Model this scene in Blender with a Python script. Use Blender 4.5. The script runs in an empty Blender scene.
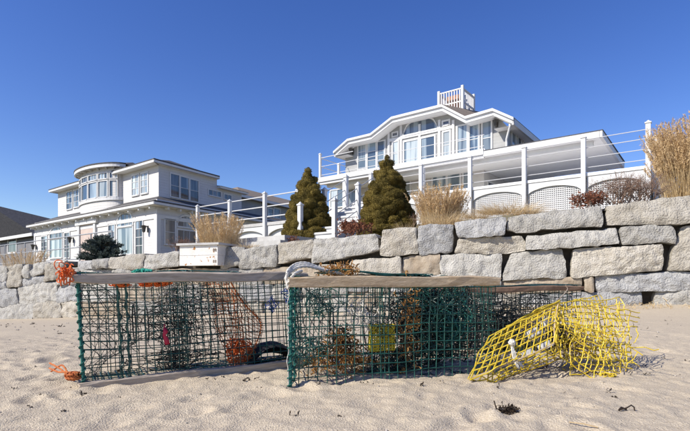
import bpy, math, random
import numpy as np
from mathutils import Vector, Quaternion

random.seed(7)
rng = np.random.default_rng(11)
scn = bpy.context.scene
COL = scn.collection
R = math.radians

# ------------------------------------------------------------------ camera
CAM_Z, F, HX, HY = 0.55, 460.0, 345.0, 279.0      # eye height, focal length in photo pixels, horizon
cam = bpy.data.cameras.new('camera')
cam.lens = 24; cam.sensor_width = 36; cam.shift_y = 0.092
cam.clip_start = 0.05; cam.clip_end = 6000
camo = bpy.data.objects.new('camera', cam); COL.objects.link(camo)
camo.location = (0, 0, CAM_Z); camo.rotation_euler = (R(90), 0, 0)
scn.camera = camo

# ------------------------------------------------------------------ sky, sun, exposure
SUN_EL = R(39)
sx, sy = -0.89, -0.455
sl = math.hypot(sx, sy)
SUN = Vector((sx / sl * math.cos(SUN_EL), sy / sl * math.cos(SUN_EL), math.sin(SUN_EL)))
w = bpy.data.worlds.new('World'); scn.world = w; w.use_nodes = True
nt = w.node_tree; nt.nodes.clear()
sky = nt.nodes.new('ShaderNodeTexSky'); sky.sky_type = 'NISHITA'; sky.sun_disc = False
sky.sun_elevation = SUN_EL; sky.sun_rotation = math.atan2(sx, sy) % (2 * math.pi)
sky.air_density = 1.0; sky.dust_density = 0.3; sky.ozone_density = 3.0
bg = nt.nodes.new('ShaderNodeBackground'); bg.inputs[1].default_value = 0.12
wo = nt.nodes.new('ShaderNodeOutputWorld')
hs = nt.nodes.new('ShaderNodeHueSaturation'); hs.inputs['Saturation'].default_value = 1.27; hs.inputs['Hue'].default_value = 0.521
nt.links.new(sky.outputs[0], hs.inputs['Color']); nt.links.new(hs.outputs[0], bg.inputs[0]); nt.links.new(bg.outputs[0], wo.inputs[0])
sun = bpy.data.lights.new('sun', 'SUN'); sun.energy = 4.5; sun.angle = R(0.53); sun.color = (1, 0.94, 0.84)
suno = bpy.data.objects.new('sun', sun); COL.objects.link(suno)
suno.rotation_euler = (-SUN).to_track_quat('-Z', 'Y').to_euler(); suno.location = (-20, -6, 20)
scn.view_settings.view_transform = 'Standard'; scn.view_settings.look = 'None'
scn.view_settings.exposure = 0.42; scn.view_settings.gamma = 1.0

# ------------------------------------------------------------------ noise
def _hash(ix, iy, iz, seed):
    h = (ix * 374761393 + iy * 668265263 + iz * 2147483647 + seed * 974711) & 0xFFFFFFFF
    h = ((h ^ (h >> 13)) * 1274126177) & 0xFFFFFFFF
    h = ((h ^ (h >> 16)) * 2246822519) & 0xFFFFFFFF
    return ((h ^ (h >> 15)) & 0xFFFF) / 65535.0
def vnoise(p, seed=0):
    p = np.asarray(p, float)
    i = np.floor(p).astype(np.int64); f = p - i; f = f * f * (3 - 2 * f)
    out = 0
    for dx in (0, 1):
        for dy in (0, 1):
            for dz in (0, 1):
                wgt = (f[:, 0] if dx else 1 - f[:, 0]) * (f[:, 1] if dy else 1 - f[:, 1]) * (f[:, 2] if dz else 1 - f[:, 2])
                out = out + wgt * _hash(i[:, 0] + dx, i[:, 1] + dy, i[:, 2] + dz, seed)
    return out * 2 - 1
def fbm(p, seed=0, octv=3, gain=0.5):
    s = 0; a = 1.0; p = np.asarray(p, float)
    for o in range(octv):
        s = s + a * vnoise(p * (2.03 ** o) + o * 17.3, seed + o); a *= gain
    return s

# ------------------------------------------------------------------ mesh building
class MB:
    def __init__(self): self.v = []; self.f = []; self.n = 0
    def add(self, V, Fs):
        V = np.asarray(V, float).reshape(-1, 3)
        self.v.append(V); o = self.n
        self.f.extend([tuple(i + o for i in q) for q in Fs]); self.n += len(V)
    def quad(self, a, b, c, d): self.add([a, b, c, d], [(0, 1, 2, 3)])
    def poly(self, pts): self.add(pts, [tuple(range(len(pts)))])
    def box8(self, P):
        self.add(P, [(0, 3, 2, 1), (4, 5, 6, 7), (0, 1, 5, 4), (1, 2, 6, 5), (2, 3, 7, 6), (3, 0, 4, 7)])
    def obox(self, o, a, b, c):          # corner + three edge vectors
        o, a, b, c = [np.asarray(q, float) for q in (o, a, b, c)]
        self.box8([o, o + a, o + a + b, o + b, o + c, o + a + c, o + a + b + c, o + b + c])
    def cbox(self, cx, cy, z0, z1, hx, hy, e):   # upright box about a centre, e = 2D axis
        ex = np.array([e[0], e[1], 0.]); ey = np.array([-e[1], e[0], 0.])
        self.obox(np.array([cx, cy, z0]) - ex * hx - ey * hy, ex * 2 * hx, ey * 2 * hy, (0, 0, z1 - z0))
    def tube(self, pts, r, sides=5, cap=True):
        P = np.asarray(pts, float); n = len(P)
        T = np.gradient(P, axis=0); T /= (np.linalg.norm(T, axis=1)[:, None] + 1e-9)
        up = np.array([0.31, 0.17, 0.93]); up = up if abs(T[0] @ up) < 0.9 else np.array([1., 0.1, 0])
        N = np.cross(T, up); N /= (np.linalg.norm(N, axis=1)[:, None] + 1e-9); B = np.cross(T, N)
        rr = np.broadcast_to(np.asarray(r, float), (n,))
        an = np.arange(sides) * 2 * math.pi / sides
        V = P[:, None] + rr[:, None, None] * (np.cos(an)[None, :, None] * N[:, None] + np.sin(an)[None, :, None] * B[:, None])
        Fs = []
        for i in range(n - 1):
            for k in range(sides):
                k2 = (k + 1) % sides
                Fs.append((i * sides + k, i * sides + k2, (i + 1) * sides + k2, (i + 1) * sides + k))
        if cap: Fs.append(tuple(range(sides - 1, -1, -1))); Fs.append(tuple((n - 1) * sides + k for k in range(sides)))
        self.add(V, Fs)
    def grid(self, V, nu, nv):           # V shaped (nu, nv, 3)
        Fs = [(i * nv + j, (i + 1) * nv + j, (i + 1) * nv + j + 1, i * nv + j + 1) for i in range(nu - 1) for j in range(nv - 1)]
        self.add(V, Fs)
    def build(self, name, mat, parent=None, smooth=False, root=None):
        me = bpy.data.meshes.new(name)
        V = np.concatenate(self.v) if self.v else np.zeros((0, 3))
        off = ROOT.get(parent.name, np.zeros(3)) if parent else np.zeros(3)
        me.from_pydata((V - off).tolist(), [], self.f)
        me.materials.append(mat)
        if smooth: me.polygons.foreach_set('use_smooth', [True] * len(me.polygons))
        me.update()
        o = bpy.data.objects.new(name, me); COL.objects.link(o)
        if parent: o.parent = parent; ROOT[o.name] = off
        return o
ROOT = {}
def tag(o, label=None, cat=None, group=None, kind=None):
    if label: o['label'] = label
    if cat: o['category'] = cat
    if group: o['group'] = group
    if kind: o['kind'] = kind
    return o
def thing(name, loc, label, cat, group=None):
    o = bpy.data.objects.new(name, None); COL.objects.link(o); o.location = loc
    o.empty_display_size = 0.2
    ROOT[o.name] = np.array(loc, float)
    return tag(o, label, cat, group)
def px(x, y, Y):                          # the point at depth Y that the photo shows at pixel x, y
    return np.array([(x - HX) / F * Y, Y, CAM_Z + (HY - y) / F * Y])

# ------------------------------------------------------------------ materials
def mat(name, col, rough=0.7, col2=None, scale=6.0, detail=5, bump=0.0, bscale=None, spec=0.3, stretch=None, speck=None,
        fac=(0.35, 0.65), metal=0.0, trans=None, rnd=0.0, siding=None, bdist=0.02):
    m = bpy.data.materials.new(name); m.use_nodes = True
    t = m.node_tree; n = t.nodes; L = t.links
    b = n['Principled BSDF']; b.inputs['Roughness'].default_value = rough
    b.inputs['Specular IOR Level'].default_value = spec; b.inputs['Metallic'].default_value = metal
    b.inputs['Base Color'].default_value = (*col, 1)
    tc = n.new('ShaderNodeTexCoord'); co = tc.outputs['Object']
    if stretch:
        mp = n.new('ShaderNodeMapping'); mp.inputs['Scale'].default_value = stretch
        L.new(co, mp.inputs[0]); co = mp.outputs[0]
    cur = None
    if col2 is not None:
        nz = n.new('ShaderNodeTexNoise'); nz.inputs['Scale'].default_value = scale; nz.inputs['Detail'].default_value = detail
        nz.inputs['Roughness'].default_value = 0.65
        L.new(co, nz.inputs['Vector'])
        rp = n.new('ShaderNodeValToRGB'); rp.color_ramp.elements[0].position = fac[0]; rp.color_ramp.elements[1].position = fac[1]
        rp.color_ramp.elements[0].color = (*col, 1); rp.color_ramp.elements[1].color = (*col2, 1)
        L.new(nz.outputs['Fac'], rp.inputs[0]); cur = rp.outputs[0]
    if speck:                              # (colour, scale, threshold)
        nz2 = n.new('ShaderNodeTexNoise'); nz2.inputs['Scale'].default_value = speck[1]; nz2.inputs['Detail'].default_value = 3
        L.new(tc.outputs['Object'], nz2.inputs['Vector'])
        rp2 = n.new('ShaderNodeValToRGB'); rp2.color_ramp.elements[0].position = speck[2]; rp2.color_ramp.elements[1].position = speck[2] + 0.07
        L.new(nz2.outputs['Fac'], rp2.inputs[0])
        mx = n.new('ShaderNodeMix'); mx.data_type = 'RGBA'
        L.new(rp2.outputs[0], mx.inputs['Factor'])
        if cur: L.new(cur, mx.inputs[6])
        else: mx.inputs[6].default_value = (*col, 1)
        mx.inputs[7].default_value = (*speck[0], 1); cur = mx.outputs[2]
    if rnd:
        oi = n.new('ShaderNodeObjectInfo'); hs = n.new('ShaderNodeHueSaturation')
        mr = n.new('ShaderNodeMapRange'); mr.inputs['To Min'].default_value = 1 - rnd; mr.inputs['To Max'].default_value = 1 + rnd
        L.new(oi.outputs['Random'], mr.inputs['Value']); L.new(mr.outputs[0], hs.inputs['Value'])
        if cur: L.new(cur, hs.inputs['Color'])
        else: hs.inputs['Color'].default_value = (*col, 1)
        cur = hs.outputs[0]
    if cur: L.new(cur, b.inputs['Base Color'])
    hgt = None
    if bump:
        nb = n.new('ShaderNodeTexNoise'); nb.inputs['Scale'].default_value = bscale or scale * 3; nb.inputs['Detail'].default_value = 8
        L.new(co, nb.inputs['Vector']); hgt = nb.outputs['Fac']
        bp = n.new('ShaderNodeBump'); bp.inputs['Strength'].default_value = bump; bp.inputs['Distance'].default_value = bdist
        L.new(hgt, bp.inputs['Height']); L.new(bp.outputs[0], b.inputs['Normal'])
    if siding:                             # lapped boards: saw-tooth relief in height
        sp = n.new('ShaderNodeSeparateXYZ'); L.new(tc.outputs['Object'], sp.inputs[0])
        md = n.new('ShaderNodeMath'); md.operation = 'FLOORED_MODULO'; md.inputs[1].default_value = siding
        L.new(sp.outputs[2], md.inputs[0])
        bp = n.new('ShaderNodeBump'); bp.inputs['Strength'].default_value = 0.9; bp.inputs['Distance'].default_value = 0.25; bp.invert = True
        L.new(md.outputs[0], bp.inputs['Height']); L.new(bp.outputs[0], b.inputs['Normal'])
    if trans:
        td = n.new('ShaderNodeBsdfTranslucent'); td.inputs[0].default_value = (*trans, 1)
        if cur: L.new(cur, td.inputs[0])
        ms = n.new('ShaderNodeMixShader'); ms.inputs[0].default_value = 0.3
        L.new(b.outputs[0], ms.inputs[1]); L.new(td.outputs[0], ms.inputs[2])
        L.new(ms.outputs[0], n['Material Output'].inputs[0])
    return m

M = {}
M['sand'] = mat('sand', (0.42, 0.345, 0.242), 0.95, (0.615, 0.53, 0.405), 130, 6, 0.8, 150, 0.1, fac=(.3, .7), speck=((0.16, 0.115, 0.08), 230, 0.66), bdist=0.010)
M['soil'] = mat('soil', (0.06, 0.05, 0.04), 0.95, (0.12, 0.105, 0.085), 3, 6, 0.5, 20, 0.1)
M['yard'] = mat('yard', (0.13, 0.11, 0.06), 0.95, (0.22, 0.19, 0.11), 1.2, 6, 0.5, 14, 0.1)
M['sea'] = mat('sea', (0.02, 0.05, 0.07), 0.12, None, bump=0.4, bscale=0.8, spec=0.5, bdist=0.2)
M['stone_grey'] = mat('stone_grey', (0.335, 0.32, 0.285), 0.9, (0.49, 0.47, 0.425), 5, 8, 1.0, 34, 0.2, bdist=0.04, rnd=0.16, speck=((0.20, 0.19, 0.18), 45, 0.64))
M['stone_tan'] = mat('stone_tan', (0.36, 0.325, 0.265), 0.9, (0.50, 0.465, 0.40), 4, 8, 1.0, 34, 0.2, bdist=0.04, rnd=0.14, speck=((0.24, 0.19, 0.14), 45, 0.66))
M['stone_blue'] = mat('stone_blue', (0.31, 0.305, 0.295), 0.9, (0.46, 0.455, 0.44), 5, 8, 1.0, 34, 0.2, bdist=0.04, rnd=0.16, speck=((0.17, 0.17, 0.17), 45, 0.64))
M['stone_brown'] = mat('stone_brown', (0.28, 0.22, 0.155), 0.9, (0.40, 0.345, 0.27), 4, 8, 0.8, 26, 0.2, rnd=0.08)
M['concrete'] = mat('concrete', (0.42, 0.41, 0.39), 0.9, (0.52, 0.51, 0.49), 5, 6, 0.3, 40, 0.2)
M['white'] = mat('white_paint', (0.585, 0.58, 0.57), 0.55, (0.645, 0.64, 0.63), 1.5, 4, 0.1, 30, 0.35)
M['siding'] = mat('pale_siding', (0.545, 0.525, 0.50), 0.7, (0.60, 0.58, 0.555), 1.0, 4, siding=0.17)
M['siding_grey'] = mat('grey_siding', (0.30, 0.30, 0.295), 0.75, (0.36, 0.36, 0.35), 1.0, 4, siding=0.17)
M['siding_dark'] = mat('dark_siding', (0.15, 0.15, 0.16), 0.8, (0.19, 0.19, 0.20), 1.2, 4, siding=0.15)
M['soffit'] = mat('soffit', (0.78, 0.77, 0.75), 0.6, (0.82, 0.81, 0.79), 1.0, 3)
M['roof'] = mat('roof_shingle', (0.065, 0.063, 0.063), 0.9, (0.115, 0.11, 0.108), 9, 6, 0.6, 12, 0.2, siding=None)
M['roof_tan'] = mat('roof_tan_shingle', (0.19, 0.15, 0.115), 0.9, (0.28, 0.23, 0.18), 9, 6, 0.6, 12, 0.2)
M['door'] = mat('door_recess', (0.52, 0.42, 0.37), 0.7, (0.57, 0.47, 0.41), 2, 4)
def glass(name, col, col2, sc=0.9):
    m = mat(name, col, 0.04, col2, sc * 2.2, 2, spec=0.9, fac=(0.46, 0.55), stretch=(1, 1, 0.06), rnd=0.45)
    return m
M['glass'] = glass('window_glass', (0.05, 0.08, 0.12), (0.26, 0.32, 0.36))
M['glass_pale'] = glass('curtained_glass', (0.13, 0.18, 0.22), (0.42, 0.47, 0.48))
M['glass_dark'] = glass('dark_glass', (0.03, 0.04, 0.055), (0.09, 0.10, 0.12))
M['cable'] = mat('cable', (0.55, 0.55, 0.55), 0.4, spec=0.5)
M['pipe'] = mat('pipe_metal', (0.30, 0.31, 0.33), 0.45, (0.38, 0.39, 0.40), 6, 3, spec=0.5)
M['dark_metal'] = mat('dark_metal', (0.05, 0.045, 0.04), 0.5, spec=0.5)
M['brick'] = mat('chimney_brick', (0.36, 0.17, 0.10), 0.9, (0.50, 0.27, 0.17), 8, 4)
M['wood_grey'] = mat('weathered_wood', (0.35, 0.285, 0.215), 0.9, (0.52, 0.44, 0.35), 10, 7, 0.7, 30, 0.15, stretch=(1, 1, 9), bdist=0.004)
M['wood_tan'] = mat('tan_wood', (0.40, 0.29, 0.175), 0.9, (0.58, 0.455, 0.305), 9, 7, 0.7, 40, 0.15, stretch=(1.2, 1.2, 6), bdist=0.004)
M['wood_brown'] = mat('brown_wood', (0.20, 0.12, 0.075), 0.9, (0.31, 0.20, 0.13), 9, 6, 0.6, 40, 0.15, bdist=0.004)
M['wire_green'] = mat('green_vinyl_wire', (0.007, 0.045, 0.038), 0.4, (0.022, 0.105, 0.086), 14, 4, spec=0.45)
M['wire_dark'] = mat('dark_vinyl_wire', (0.012, 0.035, 0.032), 0.5, (0.03, 0.06, 0.05), 14, 4, spec=0.35)
M['wire_yellow'] = mat('yellow_vinyl_wire', (0.55, 0.38, 0.02), 0.55, (0.74, 0.57, 0.06), 20, 4, spec=0.3, speck=((0.25, 0.16, 0.06), 40, 0.60))
M['wire_bare'] = mat('rusty_wire', (0.16, 0.10, 0.06), 0.8, (0.35, 0.30, 0.25), 30, 4)
M['twine_teal'] = mat('teal_twine', (0.010, 0.080, 0.068), 0.8, (0.035, 0.16, 0.13), 40, 4)
M['twine_bright'] = mat('bright_green_twine', (0.03, 0.33, 0.22), 0.8, (0.07, 0.42, 0.30), 40, 4)
M['twine_black'] = mat('black_twine', (0.012, 0.015, 0.015), 0.85, (0.05, 0.055, 0.05), 40, 4)
M['twine_white'] = mat('white_rope', (0.48, 0.45, 0.39), 0.9, (0.68, 0.66, 0.60), 60, 4, 0.4, 200, 0.15, bdist=0.003)
M['twine_blue'] = mat('blue_rope', (0.03, 0.06, 0.26), 0.8, (0.07, 0.12, 0.4), 40, 4)
M['rope_orange'] = mat('orange_rope', (0.62, 0.10, 0.02), 0.8, (0.80, 0.20, 0.05), 50, 4)
M['net_orange'] = mat('faded_orange_net', (0.38, 0.09, 0.025), 0.85, (0.55, 0.19, 0.06), 40, 4)
M['rubber'] = mat('black_rubber', (0.008, 0.008, 0.009), 0.75, (0.02, 0.02, 0.02), 12, 4, 0.3, 20)
M['red'] = mat('red_plastic', (0.42, 0.015, 0.05), 0.5, (0.5, 0.03, 0.07), 20, 3)
M['weed_brown'] = mat('rust_seaweed', (0.26, 0.12, 0.035), 0.8, (0.50, 0.27, 0.09), 14, 4, trans=(0.3, 0.15, 0.05))
M['weed_dark'] = mat('dark_seaweed', (0.018, 0.012, 0.009), 0.7, (0.06, 0.04, 0.025), 30, 4)
M['yellow_box'] = mat('yellow_plastic', (0.45, 0.36, 0.02), 0.6, (0.55, 0.46, 0.05), 30, 3)
M['weight'] = mat('pale_brick', (0.55, 0.55, 0.55), 0.85, (0.70, 0.70, 0.70), 20, 4, 0.3, 40)
M['spruce'] = mat('spruce_needles', (0.075, 0.060, 0.014), 0.75, (0.235, 0.175, 0.042), 3.5, 4, spec=0.2, fac=(0.36, 0.62), trans=(0.1, 0.1, 0.02))
M['spruce_blue'] = mat('blue_spruce_needles', (0.035, 0.052, 0.045), 0.75, (0.11, 0.135, 0.12), 8, 4, spec=0.2, trans=(0.05, 0.08, 0.06))
M['bark'] = mat('bark', (0.07, 0.05, 0.035), 0.95, (0.12, 0.09, 0.06), 12, 5, 0.5, 30)
M['straw'] = mat('dry_grass', (0.50, 0.36, 0.18), 0.8, (0.70, 0.55, 0.33), 7, 4, trans=(0.5, 0.35, 0.15))
M['plume'] = mat('grass_plume', (0.54, 0.38, 0.20), 0.9, (0.70, 0.53, 0.31), 7, 4, trans=(0.5, 0.35, 0.15))
M['leaf_red'] = mat('russet_leaves', (0.15, 0.05, 0.028), 0.75, (0.30, 0.125, 0.07), 12, 4, trans=(0.3, 0.1, 0.05))
M['twig'] = mat('twigs', (0.15, 0.095, 0.07), 0.9, (0.27, 0.19, 0.14), 12, 4)
M['rust_white'] = mat('rust_stained_white_paint', (0.62, 0.60, 0.55), 0.7, (0.74, 0.72, 0.68), 4, 5, 0.2, 30, speck=((0.36, 0.17, 0.05), 9, 0.62))

# ================================================================== the setting
E1 = np.array([0.791, -0.612]); E2 = np.array([0.612, 0.791])        # along the house fronts, and away from the sea
def wallY(p): return 7.5 * 1690.0 / (p + 1000.0)
W0 = np.array([(690 - HX) / F * 7.5, 7.5]); Wl = np.array([(0 - HX) / F * wallY(0), wallY(0)])
WE = (W0 - Wl) / np.linalg.norm(W0 - Wl); WN = np.array([WE[1], -WE[0]])       # WN faces the sea
if WN[1] > 0: WN = -WN
_tp = [(-160, 268), (0, 265.5), (40, 263), (145, 254), (245, 246), (300, 240), (380, 234), (455, 222), (600, 206), (690, 195), (900, 186)]
_tx = [(p - HX) / F * wallY(p) for p, _ in _tp]; _tz = [CAM_Z + (HY - y) / F * wallY(p) for p, y in _tp]
def wall_top(X): return np.interp(X, _tx, _tz)
def wall_line(X): return 7.5 + (W0[0] - X) * (Wl[1] - 7.5) / (W0[0] - Wl[0])
def wall_base(X): return np.interp(X, [Wl[0] - 6, Wl[0], W0[0], W0[0] + 6], [-0.7, -0.56, 0.13, 0.25])

foot = [(rng.uniform(-2.6, 2.8), rng.uniform(1.45, 4.6), rng.uniform(0, 6.28), rng.uniform(0.028, 0.06), rng.uniform(0.006, 0.016)) for _ in range(240)]
def sand_z(X, Y, fine=True):
    X = np.asarray(X, float); Y = np.asarray(Y, float)
    t = np.clip((Y - 2.8) / np.maximum(wall_line(X) - 2.8, 1), 0, 1); t = t * t * (3 - 2 * t) * 0.5 + t * 0.5
    z = 0.045 * (1 - t) + wall_base(X) * t
    z = z + np.where(Y < 0.5, (Y - 0.5) * 0.045, 0)
    z = z - 0.02 * np.clip(X - 0.2, 0, 1) * np.clip(1 - np.abs(Y - 2.5) / 2, 0, 1)
    if fine:
        sh = X.shape; P = np.stack([X.ravel(), Y.ravel(), 0 * X.ravel()], 1)
        near = np.clip(2.2 - P[:, 1] * 0.05, 0.6, 2)
        dz = 0.008 * fbm(P * 1.7, 3, 2) + 0.0055 * fbm(P * 8.0, 5, 3, 0.6) + 0.0042 * fbm(P * 27, 9, 2, .7)
        rdg = 1 - np.abs(vnoise(P * 13.0, 31)); dz = dz + 0.005 * (rdg - 0.6) * (0.4 + 0.6 * vnoise(P * 2.1, 77))
        x, y = P[:, 0], P[:, 1]
        for fx, fy, a, s, d in foot:
            k = (np.abs(x - fx) < 0.4) & (np.abs(y - fy) < 0.4)
            ca, sa = math.cos(a), math.sin(a)
            q = (((x[k] - fx) * ca + (y[k] - fy) * sa) / (s * 1.7)) ** 2 + ((-(x[k] - fx) * sa + (y[k] - fy) * ca) / s) ** 2
            dz[k] += -d * np.exp(-q * 1.2) + d * 0.55 * np.exp(-(np.sqrt(q) - 1.5) ** 2 * 4)
        z = z + dz.reshape(sh)
    return z
def grow(a, n, g, lim):
    out = []; s = a
    x = 0
    while x < lim: x += s; s *= g; out.append(x)
    return out
xs = np.arange(-3.0, 3.0001, 0.0145); e = np.array(grow(0.02, 0, 1.10, 60)); xs = np.concatenate([-3.0 - e[::-1], xs, 3.0 + e])
ys = np.arange(1.3, 4.2, 0.0135); ys = np.concatenate([1.3 - np.array(grow(0.03, 0, 1.16, 60))[::-1], ys, 4.2 + np.array(grow(0.016, 0, 1.022, 14))])
XX, YY = np.meshgrid(xs, ys, indexing='ij'); ZZ = sand_z(XX, YY)
g = MB(); g.grid(np.stack([XX, YY, ZZ], -1), len(xs), len(ys))
tag(g.build('sand_beach', M['sand'], smooth=True), 'pale tan beach sand with footprints', kind='structure')
g = MB(); g.quad((-3000, -3000, -1.5), (3000, -3000, -1.5), (3000, -18, -1.5), (-3000, -18, -1.5))
tag(g.build('sea', M['sea']), kind='structure')

def yard_z(X, Y):
    X = np.asarray(X, float); d = np.maximum(Y - wall_line(X), 0)
    sl = np.interp(X, [-9, 2], [0.045, 0.12])
    return wall_top(X) - 0.13 + np.minimum(d * sl, np.interp(X, [-9, 2], [1.0, 0.9]))
xs2 = np.concatenate([[-2500, -600, -150, -60], np.arange(-30, 24, 0.5), [40, 90, 300, 900, 2500]])
ds = np.concatenate([[0.12], np.arange(0.3, 40, 0.6), [60, 120, 300, 900, 2500]])
XX, DD = np.meshgrid(xs2, ds, indexing='ij'); YY = wall_line(np.clip(XX, -40, 30)) + DD
ZZ = yard_z(XX, YY) + 0.04 * fbm(np.stack([XX.ravel(), YY.ravel(), 0 * XX.ravel()], 1) * 1.3, 4, 3).reshape(XX.shape)
g = MB(); g.grid(np.stack([XX, YY, ZZ], -1), len(xs2), len(ds))
tag(g.build('yard', M['yard'], smooth=True), kind='structure')

# ------------------------------------------------------------------ the stone retaining wall
G_, T_, B_, N_ = 'stone_grey', 'stone_tan', 'stone_blue', 'stone_brown'
STONES = [   # photo outline corners TL TR BR BL measured for size, laid on the wall plane
    (6, 267, 21, 265, 21, 285, 8, 288, T_), (-8, 267, 5, 266, 5, 281, -8, 281, G_), (-10, 282.5, 6, 282, 6, 289, -10, 289, B_),
    (22.5, 266, 28.5, 265.5, 28, 277, 22.5, 277, G_), (30, 265, 45, 263, 42, 273.5, 29, 276, G_), (22, 279.5, 40, 275.5, 42, 282, 21.5, 286.5, B_),
    (45, 263.5, 62, 261.5, 60, 277, 43, 281.5, T_), (62, 270, 76, 268, 75, 283.5, 56, 284.5, G_), (-14, 290, 15, 289, 16.5, 305, -14, 306, B_),
    (17, 288, 53, 281.5, 54.5, 302, 19, 304.5, G_), (56, 285.5, 77, 284.5, 77, 300, 55, 302, B_), (-16, 306, 34, 304, 34, 320, -16, 321.5, G_),
    (36, 303, 59, 302, 60, 318, 35, 319.5, T_), (62, 302.5, 79, 302, 80, 317, 62, 317.5, T_), (50, 319.5, 82, 318.5, 82, 325, 50, 326, B_), (-10, 322, 49, 320.5, 49, 327, -10, 328, B_),
    (77, 262, 93, 261, 93, 268, 77, 269, B_), (94, 260, 108, 259, 108, 267.5, 94, 268, G_), (109, 258.5, 122, 257, 121, 268, 109, 268, T_),
    (123, 256, 144, 254, 143.5, 268, 123, 269, T_), (145.5, 256, 177, 252.5, 178, 266, 146, 268.5, G_),
    (222, 249, 241, 247, 242, 264, 222, 268, G_), (244, 250, 276, 244.5, 275, 265, 241, 268, G_), (278, 243, 311, 240.5, 311, 257, 278, 263.5, T_),
    (314, 240.5, 374, 234, 380, 250, 313, 263, G_), (384, 231, 416, 227.5, 417.5, 253, 381.5, 256, T_), (350, 262, 399, 256.5, 401, 273, 348, 274, T_),
    (403, 257, 439, 254.5, 439.5, 274, 402.5, 274.5, N_), (419, 226, 452.5, 223.5, 451, 253, 418.5, 254, B_), (455, 222, 506, 217, 504, 234.5, 459, 238, B_),
    (458, 239, 522, 235.5, 525.5, 251, 454, 253.5, T_), (440.5, 255, 502, 254, 500.5, 279.5, 441.5, 280, G_),
    (508, 217, 601.5, 205.5, 602, 226, 507, 231.5, G_), (527, 237, 616, 228.5, 619, 243.5, 527, 249.5, G_), (512, 254, 563, 248.5, 566, 276.5, 502, 280, G_),
    (607, 206.5, 722, 191, 722, 222.5, 608.5, 224.5, T_), (620, 228, 672, 225, 675, 242, 622, 244.5, G_), (574, 250.5, 662, 244.5, 662.5, 269.5, 572, 277.5, T_),
    (683, 228.5, 722, 223, 722, 270, 669, 271.5, T_), (597, 275.5, 716, 271, 716, 289, 598, 291.5, B_), (585, 279, 592.5, 278, 592.5, 291, 585, 291, N_),
    (502, 281, 581, 277, 581, 291, 502, 294, N_), (571, 293.5, 642, 292, 642, 309, 571, 310, B_), (657, 292, 724, 290.5, 724, 309, 657, 310, G_)]
def fill(x0, x1, rows):
    for (a0, b0, a1, b1) in rows:          # top/bottom at x0, top/bottom at x1
        x = x0
        while x < x1 - 1:
            wd = random.uniform(20, 46) * 1690 / (1000 + x) * 0.72
            if x1 - x - wd < 14: wd = x1 - x
            q0, q1 = (x - x0) / (x1 - x0), (x + wd - x0) / (x1 - x0)
            STONES.append((x + .8, a0 + (a1 - a0) * q0, x + wd - .8, a0 + (a1 - a0) * q1, x + wd - .8, b0 + (b1 - b0) * q1, x + .8, b0 + (b1 - b0) * q0, random.choice([G_, G_, T_, B_, N_])))
            x += wd
fill(80, 240, [(270, 284, 269.5, 284), (285, 301, 285, 301), (302, 318, 302, 316.5), (319, 326, 318, 324)])
fill(240, 347, [(269.5, 284, 265, 281), (285, 301, 282, 297), (302, 316.5, 298, 314)])
fill(347, 441, [(275.5, 291, 275.5, 291), (292, 312, 292, 311)])
fill(441, 501, [(281, 294, 281, 294)]); fill(441, 570, [(295, 311, 295, 310)])
fill(723, 900, [(191, 222, 184, 215), (224, 250, 217, 246), (252, 278, 248, 276), (280, 309, 278, 309)])
fill(-150, -16, [(270, 287, 267, 284), (288, 305, 285, 303), (306, 324, 304, 321)])
wroot = thing('retaining_wall', (W0[0] / 2 + Wl[0] / 2, (W0[1] + Wl[1]) / 2, -0.2), 'long dry-laid retaining wall of pale split granite blocks behind the traps', 'stone wall')
def wall_uz(x, y):
    Y = wallY(x); P = np.array([(x - HX) / F * Y, Y]); return (P - W0) @ WE, CAM_Z + (HY - y) / F * Y
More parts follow.
